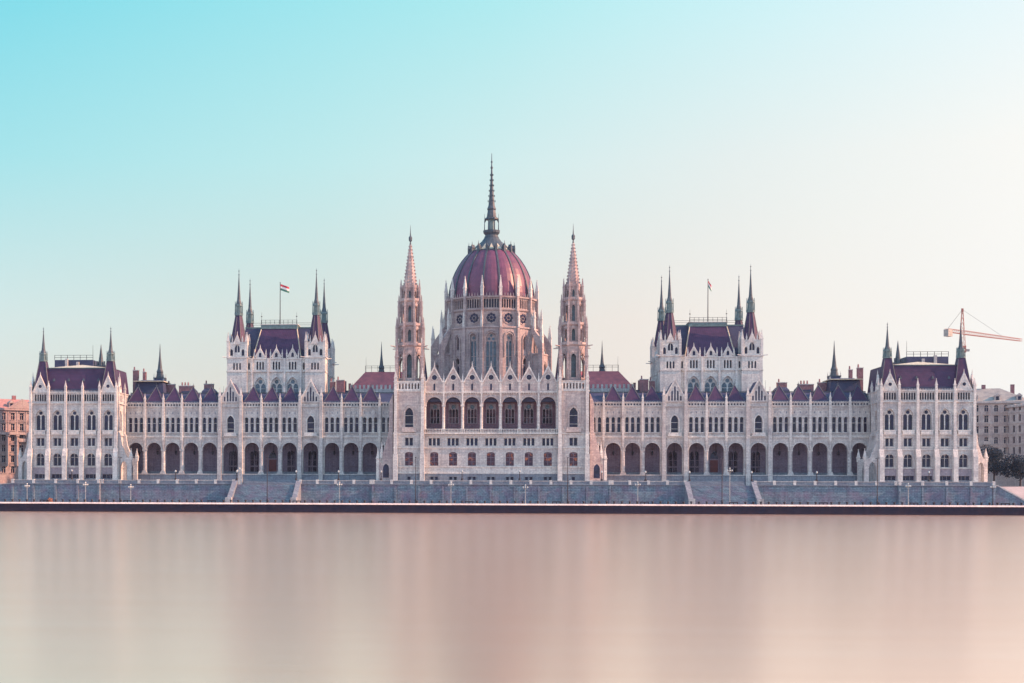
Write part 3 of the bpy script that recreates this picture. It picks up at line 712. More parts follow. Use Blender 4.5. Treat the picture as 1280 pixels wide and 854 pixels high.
    q.mat(SLATE); q.box(lo+1.1, hi-1.1, F+.9, F+1.3, 33, 34.4)
    part(q, 'roof', pav)
    # rear ridge, railing, little spire
    q = MB([SLATE]); a, b = sorted((s*122.0, s*134.0)); q.box(a, b, 24, 36, 30, 45.6)
    q.mat(IRON)
    for z in (46.3, 47.0): q.box(a, b, 24, 24.1, z, z+.1)
    for k in range(7): q.box(a+(b-a)*k/6-.06, a+(b-a)*k/6+.06, 24, 24.12, 45.6, 47.1)
    q.ring(a if s > 0 else b, 24, 45.6, 50.2, .08, .04, 4)
    q.mat(STONE)
    for x in (s*130, s*126.5): q.box(x-.4, x+.4, 22.8, 23.6, 42, 45.9 if s*x > 128 else 44.9)
    part(q, 'rear_roof', pav)
    q = MB([CHIM]); x = s*120; q.box(x-2.6, x+1.6, 25, 27, 34, 43.6); q.mat(COPPER_D); q.box(x-2.8, x+1.8, 24.8, 27.2, 43.6, 44.0); q.lathe(x, 26, [(44, .9), (45.5, .7), (50.5, .05)])
    for e in (-2, -1, 1.2): q.box(x+e-.2, x+e+.2, 25.3, 25.8, 44, 45.3)
    part(q, 'chimney', pav)
    for c, y in ((pv[0], F+2.7), (pv[-1], F+2.7)):
        x = s*c; q = MB([RED]); q.sq(x, y, 33.4, 42.3, 2.25, .9); q.mat(STONE)
        for e in (-1, 1):
            for f in (-1, 1): q.mat(COPPER_D); q.bar((x+e*2.25, y+f*2.25, 33.4), (x+e*.9, y+f*.9, 42.3), .12)
        spire(q, x, y, 42.3, 52.2, 1.05)
        part(q, 'corner_spire', pav)
    return pav
for s in (-1, 1): make_pavilion(s)

# ---------------------------------------------------------------- wing towers
def make_wing_tower(s):
    xc = s*63.55; F = 12.0; Bk = 38.6
    m = MB([STONE_L])
    m.fr(xc, F+1.0, 0)
    m.panel(-9, 9, 30, 41.0, [(c, 3.5, 30.8, 39.3, 'p') for c in (-4.85, 0, 4.85)], 0, .6)
    gops = []
    for c in (-4.85, 0, 4.85): gops += [(c+k*.85, .5, 41.5, 43.9, 'p') for k in (-1, 0, 1)]
    for c in (-8.2, -2.45, 2.45, 8.2): gops += [(c, .55, 41.5, 43.6, 'p')]
    gops = [g for g in gops]; m.panel(-9, 9, 41.0, 44.6, gops, -.2, .5)
    m.box(-9, 9, -.45, -.003, 40.8, 41.1); m.box(-9, 9, -.4, .4, 44.6, 44.9)
    for c in (-4.85, 0, 4.85): m.hood(c, 3.5, 30.8, 39.3, 'p', .35, -.2, .2, 4)
    for c in (-2.45, 2.45, -7.3, 7.3): m.box(c-.3, c+.3, -.6, -.003, 30, 44.9)
    m.mat(GLASS); m.box(-9, 9, .5, .7, 41.2, 44.4); m.mat(STONE_L)
    for q in (-1, 1):                                    # side walls
        m.fr(xc+q*13.6, (F+Bk)/2, q*PI/2)
        m.panel(-9.5, 9.5, 30, 41.0, [(c, 3.5, 30.8, 39.3, 'p') for c in (-4.85, 0, 4.85)], 0, .6)
        m.panel(-9.5, 9.5, 41.0, 44.6, [(c+k*.85, .5, 41.5, 43.9, 'p') for c in (-4.85, 0, 4.85) for k in (-1, 0, 1)], -.2, .5)
        m.box(-9.5, 9.5, -.45, -.003, 40.8, 41.1); m.box(-9.5, 9.5, -.4, .4, 44.6, 44.9)
        for c in (-2.45, 2.45, -7.3, 7.3): m.box(c-.3, c+.3, -.6, -.003, 30, 44.9)
        m.mat(GLASS); m.box(-9, 9, .5, .7, 41.2, 44.4); m.mat(STONE_L)
    m.fr(xc, Bk-1, 0); m.box(-12, 12, 0, .5, 30, 44.8)
    tw = part(m, 'wing_tower')
    for c in (-4.85, 0, 4.85): inst('tracery_window', wm['wingt'], tw, (xc+c, F+1.6, 30.85))
    for q in (-1, 1):
        for c in (-4.85, 0, 4.85): inst('tracery_window', wm['wingt'], tw, (xc+q*13.0, (F+Bk)/2+c, 30.85), q*PI/2)
    def gab(fr, c):
        q = MB([STONE_L]); q.fr(*fr)
        q.prism([(c-1.35, 44.9), (c+1.35, 44.9), (c+1.35, 45.6), (c, 47.6), (c-1.35, 45.6)], -.35, .15)
        for e in (-1, 1): q.prism([(c+e*1.6, 45.3), (c+e*1.3, 45.2), (c, 47.4), (c, 48.1)][::e], -.5, .25)
        q.ring(c, -.1, 47.9, 49.0, .2, .04, 4); q.mat(GLASS)
        cc = curve(c, .8, 45.2, 46.6, 'p'); q.prism([(c-.4, 45.2), (c+.4, 45.2)]+cc[::-1], -.37, -.351)
        q.mat(STONE_L)
        for e in (-1, 1): q.pinn(c+e*1.75, -.15, 44.9, 47.6, .2, .45)
        part(q, 'gable', tw)
    for c in (-4.85, 0, 4.85): gab((xc, F+1, 0), c)
    for q_ in (-1, 1):
        for c in (-6.4, -1.6, 3.2): gab((xc+q_*13.6, (F+Bk)/2, q_*PI/2), c)
    # corner turrets
    for ex in (-1, 1):
        for (yy, e2) in ((F+2.9, -1), (Bk-2.9, 1)):
            x = xc+ex*11.65; q = MB([STONE_L]); h = 3.0
            q.box(x-h, x+h, yy-h, yy+h, 20 if e2 > 0 else 30, 40.9)
            for (a, fx, fy) in ((0, 0, -h), (PI/2, h, 0), (-PI/2, -h, 0), (PI, 0, h)):
                q.fr(x+fx, yy+fy, a)
                q.panel(-h, h, 40.9, 45.0, [(k*.9, .5, 41.4, 43.5, 'p') for k in (-1, 0, 1)], 0, .4)
                q.mat(GLASS); q.poly([(-1.6, .4, 41.2), (1.6, .4, 41.2), (1.6, .4, 43.8), (-1.6, .4, 43.8)]); q.mat(STONE_L)
                q.panel(-h+.5, h-.5, 45.0, 49.4, [(-1.7, .8, 45.6, 47.6, 'p'), (0, 1.5, 46.6, 48.9, 'p'), (1.7, .8, 45.6, 47.6, 'p')], .3, .4)
                q.mat(GLASS); q.poly([(-2.2, .7, 45.4), (2.2, .7, 45.4), (2.2, .7, 49.2), (-2.2, .7, 49.2)]); q.mat(STONE_L)
                q.box(-.09, .09, .45, .6, 46.6, 48.9)
                q.prism([(-1.3, 49.0), (1.3, 49.0), (0, 52.0)], .1, .6); q.ring(0, .35, 51.7, 52.9, .16, .04, 4)
                q.box(-h-.15, h+.15, -.15, -.003, 40.7, 40.95)
            q.fr(); q.box(x-h-.25, x+h+.25, yy-h-.25, yy+h+.25, 44.9, 45.2)
            for a in (-1, 1):
                for b in (-1, 1):
                    q.pinn(x+a*2.75, yy+b*2.75, 45.2, 52.6, .36, .62)
                    q.pinn(x+a*1.5, yy+b*2.4, 49.0, 51.6, .2, .5)
                    q.bar((x+a*3.1, yy+b*3.1, 45.1), (x+a*4.3, yy+b*3.6, 45.2), .12)      # gargoyle
            q.box(x-2.5, x+2.5, yy-2.5, yy+2.5, 49.2, 49.7)
            tu = part(q, 'turret', tw)
            q = MB([RED]); q.ring(x, yy, 49.7, 57.8, 2.45, 1.0, 8)
            q.mat(COPPER_D)
            for k in range(8):
                a = PI/8+k*PI/4; q.bar((x+2.45*math.cos(a), yy+2.45*math.sin(a), 49.7), (x+1.0*math.cos(a), yy+1.0*math.sin(a), 57.8), .09)
            spire(q, x, yy, 57.8, 71.9, 1.08)
            part(q, 'spire', tw)
    # roof
    q = MB([RED]); yb = (F+Bk)/2
    def frus(x0, x1, y0, y1, z0, X0, X1, Y0, Y1, z1):
        i = len(q.v); q.v += [(x0, y0, z0), (x1, y0, z0), (x1, y1, z0), (x0, y1, z0), (X0, Y0, z1), (X1, Y0, z1), (X1, Y1, z1), (X0, Y1, z1)]
        for f in ((0, 1, 5, 4), (1, 2, 6, 5), (2, 3, 7, 6), (3, 0, 4, 7), (4, 5, 6, 7)): q.f.append(tuple(i+a for a in f)); q.m.append(q.k)
    q.mat(SLATE); frus(xc-12.5, xc+12.5, F+5, Bk-5, 44.6, xc-10.6, xc+10.6, F+9, Bk-9, 54.6)
    q.mat(RED); frus(xc-7.3, xc+7.3, F+1.8, F+12, 44.6, xc-5.4, xc+5.4, F+6.5, F+12, 54.2)
    frus(xc-7.0, xc-7.0+.01, F+12, F+12.1, 44.6, xc-5, xc-5+.01, F+12, F+12.1, 54)
    q.mat(COPPER); q.box(xc-5.5, xc+5.5, F+6.3, F+12.5, 54.2, 55.4); q.box(xc-10.7, xc+10.7, F+8.9, Bk-8.9, 54.6, 55.0)
    q.mat(STONE); q.box(xc-5.7, xc+5.7, F+6.2, F+12.6, 55.4, 55.6)
    for e in (-1, 1): q.mat(LEAD if e*s < 0 or True else COPPER_D); q.bar((xc+e*7.3, F+1.8, 44.6), (xc+e*5.4, F+6.5, 54.2), .16)
    q.mat(IRON)
    for z in (56.2, 56.8): q.box(xc-5.4, xc+5.4, F+6.3, F+6.4, z, z+.08); q.box(xc-10.6, xc+10.6, F+9, F+9.1, z-.6, z-.52)
    for k in range(9): q.box(xc-5.4+k*1.35-.05, xc-5.4+k*1.35+.05, F+6.3, F+6.4, 55.6, 56.9)
    for e in (-1, 1): q.ring(xc+e*5.3, F+6.4, 55.6, 59.2, .08, .03, 4); q.ring(xc+e*5.3, F+6.4, 57.8, 58.0, .25, .25, 6)
    part(q, 'roof', tw)
    # body below, down to the ground, hidden behind the wing
    q = MB([STONE]); q.box(xc-14, xc+14, 27, Bk-.5, 7.2, 30.1); part(q, 'base_block', tw)
for s in (-1, 1): make_wing_tower(s)

# ---------------------------------------------------------------- central block
CF = -20.0; cp = 5.13; cc = [k*cp for k in range(-3, 4)]
def make_central():
    m = MB([STONE_M]); lo, hi = -18.15, 18.15
    m.fr(0, CF, 0)
    m.mat(PLINTH); m.panel(lo, hi, 7.2, 10.3, [(c, 2.4, 8.6, 9.5, 'r') for c in cc], 0, .3)
    m.mat(STONE_L); m.box(lo, hi, -.1, 0.2, 10.3, 12.1)
    m.mat(STONE); m.panel(lo, hi, 12.1, 17.4, [(c, 2.2, 12.5, 16.2, 's') for c in cc], 0, .45)
    m.panel(lo, hi, 17.4, 21.1, [(c, 3.3, 17.95, 20.05, 'r') for c in cc], 0, .4)
    m.mat(STONE_L)
    for z, d in ((12.1, .3), (17.2, .25), (20.7, .3)): m.box(lo, hi, -d, -.003, z, z+.25)
    m.box(lo, hi, -.8, -.003, 21.1, 21.5)
    m.mat(STONE_M); m.panel(lo, hi, 22.0, 32.3, [(c, 4.2, 22.0, 31.2, 'a') for c in cc], 0, 1.0)
    for c in cc: m.hood(c, 4.2, 22, 31.2, 'a', .3, -.2, .2)
    m.box(lo, hi, 0, 5, 21.5, 22.0)
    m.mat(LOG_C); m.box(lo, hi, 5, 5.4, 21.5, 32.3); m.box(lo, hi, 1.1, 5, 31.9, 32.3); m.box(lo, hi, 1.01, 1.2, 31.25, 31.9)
    m.mat(STONE_L); m.box(lo, hi, -.45, 0.4, 32.3, 32.65)
    for i in range(56): x = lo+(i+.5)*(hi-lo)/56; m.box(x-.12, x+.12, -.3, -.003, 31.95, 32.3)
    m.mat(SLATE); m.box(lo, hi, 1.5, 24, 30, 34.5)
    cb = part(m, 'central_block')
    for c in cc:
        inst('loggia_window', wm['cbig'], cb, (c, CF+4.88, 24.2)); inst('triple_window', wm['tri'], cb, (c, CF+.4, 17.95))
        inst('arched_window', wm['arched'], cb, (c, CF+.45, 12.45)); inst('basement_window', wm['basec'], cb, (c, CF+.3, 8.6))
        # gable
        q = MB([STONE_M]); q.fr(0, CF, 0)
        q.prism([(c-2.3, 32.65), (c+2.3, 32.65), (c+2.3, 35.5), (c, 39.3), (c-2.3, 35.5)], -.25, .25)
        q.mat(STONE_L)
        for e in (-1, 1): q.prism([(c+e*2.42, 35.2), (c+e*2.15, 35.1), (c, 38.9), (c, 39.8)][::e], -.42, .3)
        for k in (-4, -3, -2, -1, 1, 2, 3, 4): q.hood(c+k*.46, .34, 34.0, 35.2, 'p', .06, -.33, .08, .3)
        q.ring(c, 0, 39.5, 41.0, .2, .05, 4); circ(q, c, 36.5, .72, -.25, .16)
        q.mat(GLASS); q2 = curve(c, .5, 33, 34.9, 'p'); q.prism([(c-.25, 33)]+[(c+.25, 33)]+q2[::-1], -.28, -.251)
        part(q, 'gable', cb)
    for k in range(8):
        x = -18.0+k*cp*(36/35.91); q = MB([STONE_L]); q.fr(0, CF, 0)
        q.box(x-.55, x+.55, -.75, .1, 21.5, 22.6); q.ring(x, -.35, 22.6, 28.6, .36, .32, 8); q.box(x-.5, x+.5, -.7, -.003, 28.6, 29.1)
        q.box(x-.22, x+.22, -.5, -.003, 29.1, 32.3); q.pinn(x, -.1, 32.65, 37.6, .3, .5)
        part(q, 'column', cb)
    q = MB([STONE_L]); q.fr(0, CF, 0); q.box(lo, hi, -.78, -.6, 22.35, 22.5)
    for i in range(90): x = lo+(i+.5)*(hi-lo)/90; q.box(x-.07, x+.07, -.75, -.65, 21.5, 22.35)
    part(q, 'balustrade', cb)
    return cb
make_central()

# ---------------------------------------------------------------- flanking towers
def make_tower(s):
    xc = s*22.2; h = 4.1; F = -21.5; yc = F+h+.2
    m = MB([STONE_M]); m.fr(xc, F, 0)
    m.mat(PLINTH); m.panel(-h, h, 7.2, 10.3, [(0, 1.0, 8.6, 9.5, 'r')], 0, .3)
    m.mat(STONE); m.panel(-h, h, 10.3, 17.4, [(0, 2.2, 12.5, 16.2, 's')], 0, .45)
    m.panel(-h, h, 17.4, 21.3, [(0, 2.3, 17.9, 20.1, 'r')], 0, .4)
    m.mat(STONE_M); m.panel(-h, h, 21.3, 32.9, [(0, 2.3, 22.3, 28.3, 'p')], 0, .5)
    m.hood(0, 2.3, 22.3, 28.3, 'p', .45, -.3, .3, 4.2); m.hood(0, 3.4, 22.3, 28.95, 'p', .18, -.38, .38, 2.2); m.box(-2, 2, -.6, -.003, 21.6, 22.0); m.box(-1.9, 1.9, -.58, -.45, 22.0, 22.9)
    for q in (-1, 1):
        m.fr(xc+q*h, F+h+1, q*PI/2); m.panel(-h-1, h+20, 7.2, 32.9, [(0, 2.3, 22.3, 28.3, 'p')], 0, .5) if q > 0 else m.panel(-h-20, h+1, 7.2, 32.9, [(0, 2.3, 22.3, 28.3, 'p')], 0, .5)
        m.hood(0, 2.3, 22.3, 28.3, 'p', .4, -.25, .25, 3.2)
    m.fr(); m.mat(STONE_L)
    for z in (10.3, 12.0, 17.2, 21.1, 32.6): m.box(xc-h-.25, xc+h+.25, F-.25, F+8.6, z, z+.28)
    # gallery
    for (a, fx, fy) in ((0, 0, F-.2), (PI/2, h+.1, F+h), (-PI/2, -h-.1, F+h)):
        m.fr(xc+fx, fy, a); m.panel(-h, h, 32.9, 35.3, [((k-4)*.85, .42, 33.3, 34.9, 'p') for k in range(9)], 0, .3); m.box(-h, h, -.1, .35, 35.3, 35.5)
    m.fr()
    m.mat(SLATE); m.box(xc-h+.4, xc+h-.4, F+.2, F+9, 32.88, 33.0); m.mat(STONE_M)
    # octagonal stages
    m.mat(STONE_C)
    def stage(z0, z1, r, opw, ob, ot, gal, kind='p'):
        ap = r*math.cos(PI/8); hw = r*math.sin(PI/8)
        for k in range(8):
            a = k*PI/4; m.fr(xc+ap*math.sin(a), yc-ap*math.cos(a), a)
            m.panel(-hw, hw, z0, z1, [(0, opw, ob, ot, kind)], 0, .35)
            m.hood(0, opw, ob, ot, kind, .14, -.1, .1, .6)
            m.prism([(-opw*.75, ot+.15), (opw*.75, ot+.15), (0, ot+opw*1.1+.3)], -.16, -.002)
            for e in (-1, 1):
                m.box(e*hw-.09, e*hw+.09, -.2, .1, z0, z1); m.box(e*hw*.72-.05, e*hw*.72+.05, -.1, -.002, z0+.4, z1-.5)
            for j in range(5): m.box(-hw*.8+j*hw*.4-.06, -hw*.8+j*hw*.4+.06, -.12, -.002, z0+.1, ob-.25)
        m.fr(); m.ring(xc, yc, z1-.02, z1+.35, r+.1, r+gal); m.ring(xc, yc, z1+.35, z1+1.0, r+gal*.8, r+gal*.8)
    stage(33, 45.0, 3.75, 1.3, 36.4, 42.9, .5)
    stage(45.3, 50.5, 3.0, .9, 46.4, 49.7, .5)
    stage(50.8, 57.3, 2.55, .8, 51.8, 56.2, .45)
    stage(57.6, 61.0, 2.2, .6, 58.3, 60.3, .2)
    m.mat(GLASS_B)
    m.ring(xc, yc, 33, 60.6, 1.55, 1.35, 8)
    m.mat(STONE_C)
    for (z, r, zt, n, w_) in ((33.0, 4.9, 47.5, 4, .46), (45.0, 3.95, 53.2, 8, .3), (47.6, 3.55, 51.9, 8, .2), (50.5, 3.35, 59.3, 8, .27), (53.6, 3.0, 57.8, 8, .18), (57.3, 2.75, 63.6, 8, .24), (38.5, 4.1, 44.2, 8, .22)):
        for k in range(n):
            a = (PI/4+k*PI/2) if n == 4 else PI/8+k*PI/4
            m.pinn(xc+r*math.cos(a), yc+r*math.sin(a), z, zt, w_, .62)
            if n == 4:
                m.bar((xc+r*math.cos(a), yc+r*math.sin(a), 38.5), (xc+3.5*math.cos(a), yc+3.5*math.sin(a), 42.3), .24)
                m.bar((xc+r*math.cos(a), yc+r*math.sin(a), 44.9), (xc+(r+2.2)*math.cos(a), yc+(r+2.2)*math.sin(a), 45.0), .13)
    for z in (45.0, 50.5, 57.3):
        for k in range(8):
            a = PI/8+k*PI/4; r = {45.0: 4.3, 50.5: 3.6, 57.3: 3.1}[z]
            m.bar((xc+(r-.8)*math.cos(a), yc+(r-.8)*math.sin(a), z), (xc+(r+.7)*math.cos(a), yc+(r+.7)*math.sin(a), z+.1), .1)
    # corner piers
    for e in (-1, 1):
        m.mat(STONE_L); x = xc+e*(h-.45)
        m.box(x-.62, x+.62, F-1.5, F-.003, 7.2, 15.6); m.box(x-.5, x+.5, F-1.1, F-.003, 15.6, 21.5); m.box(x-.42, x+.42, F-.75, F-.003, 21.5, 33.5)
        m.pinn(x, F-.3, 33.5, 39.0, .4, .5)
    tw = part(m, 'tower')
    inst('tall_window', wm['tower'], tw, (xc, F+.5, 22.3)); inst('square_window', wm['sq2'], tw, (xc, F+.4, 17.85))
    inst('arched_window', wm['arched'], tw, (xc, F+.45, 12.45)); inst('basement_window', wm['base1'], tw, (xc, F+.3, 8.58))
    for q in (-1, 1): inst('tall_window', wm['tower'], tw, (xc+q*(h-.5), F+h+1, 22.3), q*PI/2)
    # crocketed stone spire
    q = MB([STONE_C]); n = 13
    for i in range(n):
        z0 = 61.0+i*(12.2/n); z1 = 61.0+(i+1)*(12.2/n); r0 = 2.0-(2.0-.3)*i/n; r1 = 2.0-(2.0-.3)*(i+1)/n
        q.ring(xc, yc, z0, z1, r0, r1)
        for k in range(8):
            a = PI/8+k*PI/4; rr = r0+.02; q.sq(xc+rr*math.cos(a), yc+rr*math.sin(a), z0+.3, z0+.62, .13*(1-.5*i/n), .2*(1-.5*i/n))
    q.mat(COPPER_D); q.lathe(xc, yc, [(73.2, .3), (74.0, .18), (74.4, .5), (75.2, .55), (75.7, .2), (77.0, .1), (78.6, .03)], 6)
    part(q, 'spire', tw)
    # outer stepped buttress with arched niche
    q = MB([STONE_C]); q.fr(xc+s*h, F+2.2, R(14) if s > 0 else PI-R(14))
    q.prism([(0, 7.2), (4.6, 7.2), (4.6, 13.6), (3.2, 14.6), (2.0, 18.5), (1.2, 21.5), (.9, 30), (0, 32)], -1.6 if s > 0 else -1.6, 1.6)
    w0 = -1.63 if s > 0 else 1.601; w1 = -1.601 if s > 0 else 1.63
    q.mat(GLASS); ac = curve(1.9, 1.7, 9, 13.0, 'p'); q.prism([(1.05, 9.2), (2.75, 9.2)]+ac[::-1], w0, w1)
    q.mat(STONE_L)
    for f in (-1.3, 1.3): q.pinn(4.3, f, 7.2, 17.2, .4, .72); q.pinn(3.2, f, 13, 19, .3, .5)
    q.mat(PLINTH); q.box(-.1, 5.0, -1.9, 1.9, 7.2, 8.6)
    part(q, 'buttress', tw)
for s in (-1, 1): make_tower(s)

# ---------------------------------------------------------------- drum and dome
DY = 30.0
def make_drum():
    m = MB([STONE_C]); n = 16
    def faces(r, z0, z1, ops, w=0, d=.5, only=None, hood=False):
        ap = r; hw = r*math.tan(PI/n)
        for k in range(n):
            if only and k not in only: continue
            a = k*2*PI/n; m.fr(ap*math.sin(a), DY-ap*math.cos(a), a); m.panel(-hw, hw, z0, z1, ops, w, d)
            if hood:
                for o in ops:
                    m.hood(*o, t=.3, w=w-.2, d=.2, legs=2.0 if hood == 2 else 0)
                    m.hood(o[0], o[1]+.9, o[2], o[3]+.5, o[4], t=.22, w=w-.34, d=.34, legs=6.0)
        m.fr()
    faces(14.0, 33, 54.2, [(0, 3.1, 39.6, 52.6, 'a')], hood=2, d=.6, only=(0, 4, 12))
    faces(14.0, 33, 54.2, [(0, 2.1, 39.6, 52.4, 'a')], hood=2, d=.6, only=(1, 15, 3, 13, 5, 11))
    faces(14.0, 33, 46.6, [(0, 1.6, 36.0, 45.4, 'p')], hood=2, d=.6, only=(2, 14))
    faces(14.0, 46.6, 54.2, [(0, 1.0, 47.8, 51.8, 'p')], hood=1, d=.6, only=(2, 14))
    faces(14.0, 33, 54.2, [], only=(6, 7, 8, 9, 10))
    faces(13.2, 54.2, 59.6, [], d=.3)
    faces(13.4, 59.6, 63.0, [((k-2.5)*.79, .6, 60.0, 62.7, 'p') for k in range(6)], d=.5)
    m.ring(0, DY, 54.0, 54.5, 14.6, 14.6, n); m.ring(0, DY, 59.3, 59.7, 13.9, 14.0, n); m.ring(0, DY, 63.0, 63.5, 14.1, 14.2, n)
    m.mat(GLASS); m.ring(0, DY, 59.8, 62.8, 13.0, 13.0, n); m.mat(STONE_C)
    for k in range(n*6):
        a = 2*PI*(k+.5)/(n*6); m.sq(13.85*math.sin(a), DY-13.85*math.cos(a), 63.5, 64.5, .16, .05)
    # outer ambulatory at the flanks
    outer = [k for k in range(n) if 3 <= k <= 13]
    faces(17.2, 33, 46.4, [(0, 1.9, 36.4, 43.9, 'p')], d=.5, only=outer, hood=2)
    for k in outer:
        a = k*2*PI/n; hw = 17.2*math.tan(PI/n)
        m.fr(17.2*math.sin(a), DY-17.2*math.cos(a), a); m.box(-hw, hw, -.2, 3.6, 46.4, 46.8)
    for a, sg in ((2.5*2*PI/n, 1), (-2.5*2*PI/n, -1)):
        m.fr(0, DY, a); m.poly([(0, -17.5, 33), (0, -13.8, 33), (0, -13.8, 46.4), (0, -17.5, 46.4)])
    m.fr()
    dr = part(m, 'drum')
    for k in range(n):
        a = k*2*PI/n
        if 5 <= k <= 11: continue
        if k in (2, 14):
            inst('lancet_window', wm['drumlow'], dr, (13.45*math.sin(a), DY-13.45*math.cos(a), 36.0), a); inst('slit_window', wm['drumslit'], dr, (13.45*math.sin(a), DY-13.45*math.cos(a), 47.8), a); continue
        inst('drum_window', wm['drumtall' if k in (0, 4, 12) else 'drumside'], dr, (13.4*math.sin(a), DY-13.4*math.cos(a), 39.6), a)
    for k in outer:
        a = k*2*PI/n
        if 6 <= k <= 10: continue
        inst('lancet_window', wm['drumlow'], dr, (16.7*math.sin(a), DY-16.7*math.cos(a), 36.4), a)
    for k in range(n):
        a = k*2*PI/n; inst('rose_window', wm['rose'], dr, (13.2*math.sin(a), DY-13.2*math.cos(a), 57.0), a)
    for k in range(n):                                   # buttresses at the corners
        a = (k+.5)*2*PI/n; rr = 14.0/math.cos(PI/n)
        q = MB([STONE_C]); q.fr(rr*math.sin(a), DY-rr*math.cos(a), a)
        q.box(-.5, .5, -.7, .6, 33, 47); q.box(-.42, .42, -.45, .6, 47, 54.2); q.box(-.36, .36, -.1, 1.1, 54.2, 63.5)
        q.mat(STONE_L); q.pinn(0, .25, 63.5, 69.6, .42, .4); q.pinn(0, -.35, 54.2, 59.2, .3, .5)
        part(q, 'pinnacle', dr)
        if 2 <= k <= 13:
            q = MB([STONE_C]); r1 = 17.2/math.cos(PI/n)+.4
            q.fr(0, DY, a+PI/2)
            q.prism([(-r1-.6, 33), (-r1+.8, 33), (-r1+.8, 46.5), (-r1+1.2, 48.4), (-14.4, 53.6), (-14.4, 55.6), (-r1+.4, 51.2), (-r1-.6, 49.5)][::-1], -.5, .5)
            q.fr(0, DY, a); q.mat(STONE_L); q.pinn(0, -r1-.1, 49.5, 55.6, .42, .35); q.pinn(0, -15.4, 53.6, 60.6, .32, .55)
            part(q, 'flying_buttress', dr)
    for s in (-1, 1):
        for y in (18.0, 27.5):
            q = MB([RED]); q.ring(s*20.3, y, 33, 47.5, 2.0, .12, 8); q.mat(COPPER_D); q.ring(s*20.3, y, 47.4, 50, .14, .03, 4); part(q, 'cone_roof', dr)
    q = MB([STONE_C]); q.box(-26, 26, 8, 55, 7.2, 33.2); q.mat(SLATE); q.box(-26.2, 26.2, 7.8, 55.2, 33.2, 33.5); part(q, 'base_block', dr)
make_drum()
def make_dome():
    prof = [(63.4, 12.9), (65, 12.85), (66.8, 12.65), (68.6, 12.25), (70.4, 11.7), (72.2, 10.95), (74.0, 10.0), (75.6, 8.95), (77, 7.8), (78.2, 6.65)]
    n = 16; m = MB([DOMEM]); sub = 4
    for (z0, r0), (z1, r1) in zip(prof[:-1], prof[1:]):
        for k in range(n*sub):
            a, b = 2*PI*k/(n*sub), 2*PI*(k+1)/(n*sub)
            def rr(r, t): return r*(1+.02*abs(math.sin(t*n/2)))      # slight pillow between ribs
            pt = [(rr(r, t)*math.sin(t+PI/n), DY-rr(r, t)*math.cos(t+PI/n), z) for r, t, z in ((r0, a, z0), (r0, b, z0), (r1, b, z1), (r1, a, z1))]
            m.poly(pt)
    d = part(m, 'dome')
    for k in range(n):
        a = (k+.5)*2*PI/n; q = MB([COPPER_D]); q.fr(0, DY, a)
        for (z0, r0), (z1, r1) in zip(prof[:-1], prof[1:]):
            w_ = .30
            i = len(q.v)
            for (z, r) in ((z0, r0), (z1, r1)):
                for u, dr_ in ((-w_, -.15), (-w_*.8, .28), (w_*.8, .28), (w_, -.15)): q.v.append(q.P(u, -(r+dr_), z))
            for j in range(3): q.f.append((i+j, i+j+1, i+4+j+1, i+4+j)); q.m.append(0)
        part(q, 'rib', d)
        q = MB([COPPER_D]); q.fr(0, DY, a)                  # small dormer finial above each rib
        q.box(-.35, .35, -7.3, -6.0, 77.6, 79.2); q.prism([(-.5, 79.2), (.5, 79.2), (0, 80.2)], -7.3, -6.2); q.ring(0, -7.0, 80.0, 81.2, .14, .03, 4)
        part(q, 'dormer', d)
    q = MB([COPPER_D]); q.ring(0, DY, 78.0, 78.4, 6.9, 6.9, 16); q.lathe(0, DY, [(78.4, 6.5), (80.2, 4.7), (81.6, 3.1), (82.8, 2.2)], 16)
    q.mat(LEAD)
    for k in range(n):
        a = k*2*PI/n; q.fr(0, DY, a)
        q.poly([(-.75, -6.45, 78.6), (.75, -6.45, 78.6), (0, -4.55, 80.6)]);  # pale triangles paint a sunlit zigzag on the dark cap
    q.mat(COPPER_D); q.fr(); part(q, 'cap', d)
    q = MB([COPPER_D]); q.lathe(0, DY, [(82.8, 2.3), (83.6, 1.9), (84.3, 2.5), (85.0, 2.6)], 16)
    q.mat(COPPER); q.ring(0, DY, 85.0, 88.4, 1.25, 1.15, 8)
    q.mat(COPPER_D)
    for k in range(8):
        a = PI/8+k*PI/4; x, y = 2.3*math.cos(a), DY+2.3*math.sin(a)
        q.ring(x, y, 84.8, 90.0, .22, .05, 4); q.bar((x, y, 87.6), (x*.5, DY+(y-DY)*.5, 89.6), .12)
    q.lathe(0, DY, [(88.4, 2.2), (88.8, 2.1), (89.0, 1.6), (91.2, 1.25), (91.6, 1.45), (92.6, 1.05), (96, .72), (100, .42), (103.5, .26), (105.5, .16), (108.6, .08)], 8)
    for z, r in ((93.8, 1.15), (95.4, .95), (97, .8), (98.6, .66), (100.2, .55), (101.8, .45)):
        for k in range(8):
            a = PI/8+k*PI/4; q.ring(r*math.cos(a), DY+r*math.sin(a), z, z+.4, .12, .18, 4)
    q.ring(0, DY, 104.0, 104.5, .4, .4, 8); q.ring(0, DY, 105.8, 106.2, .3, .3, 8)
    part(q, 'lantern_spire', d)
make_dome()
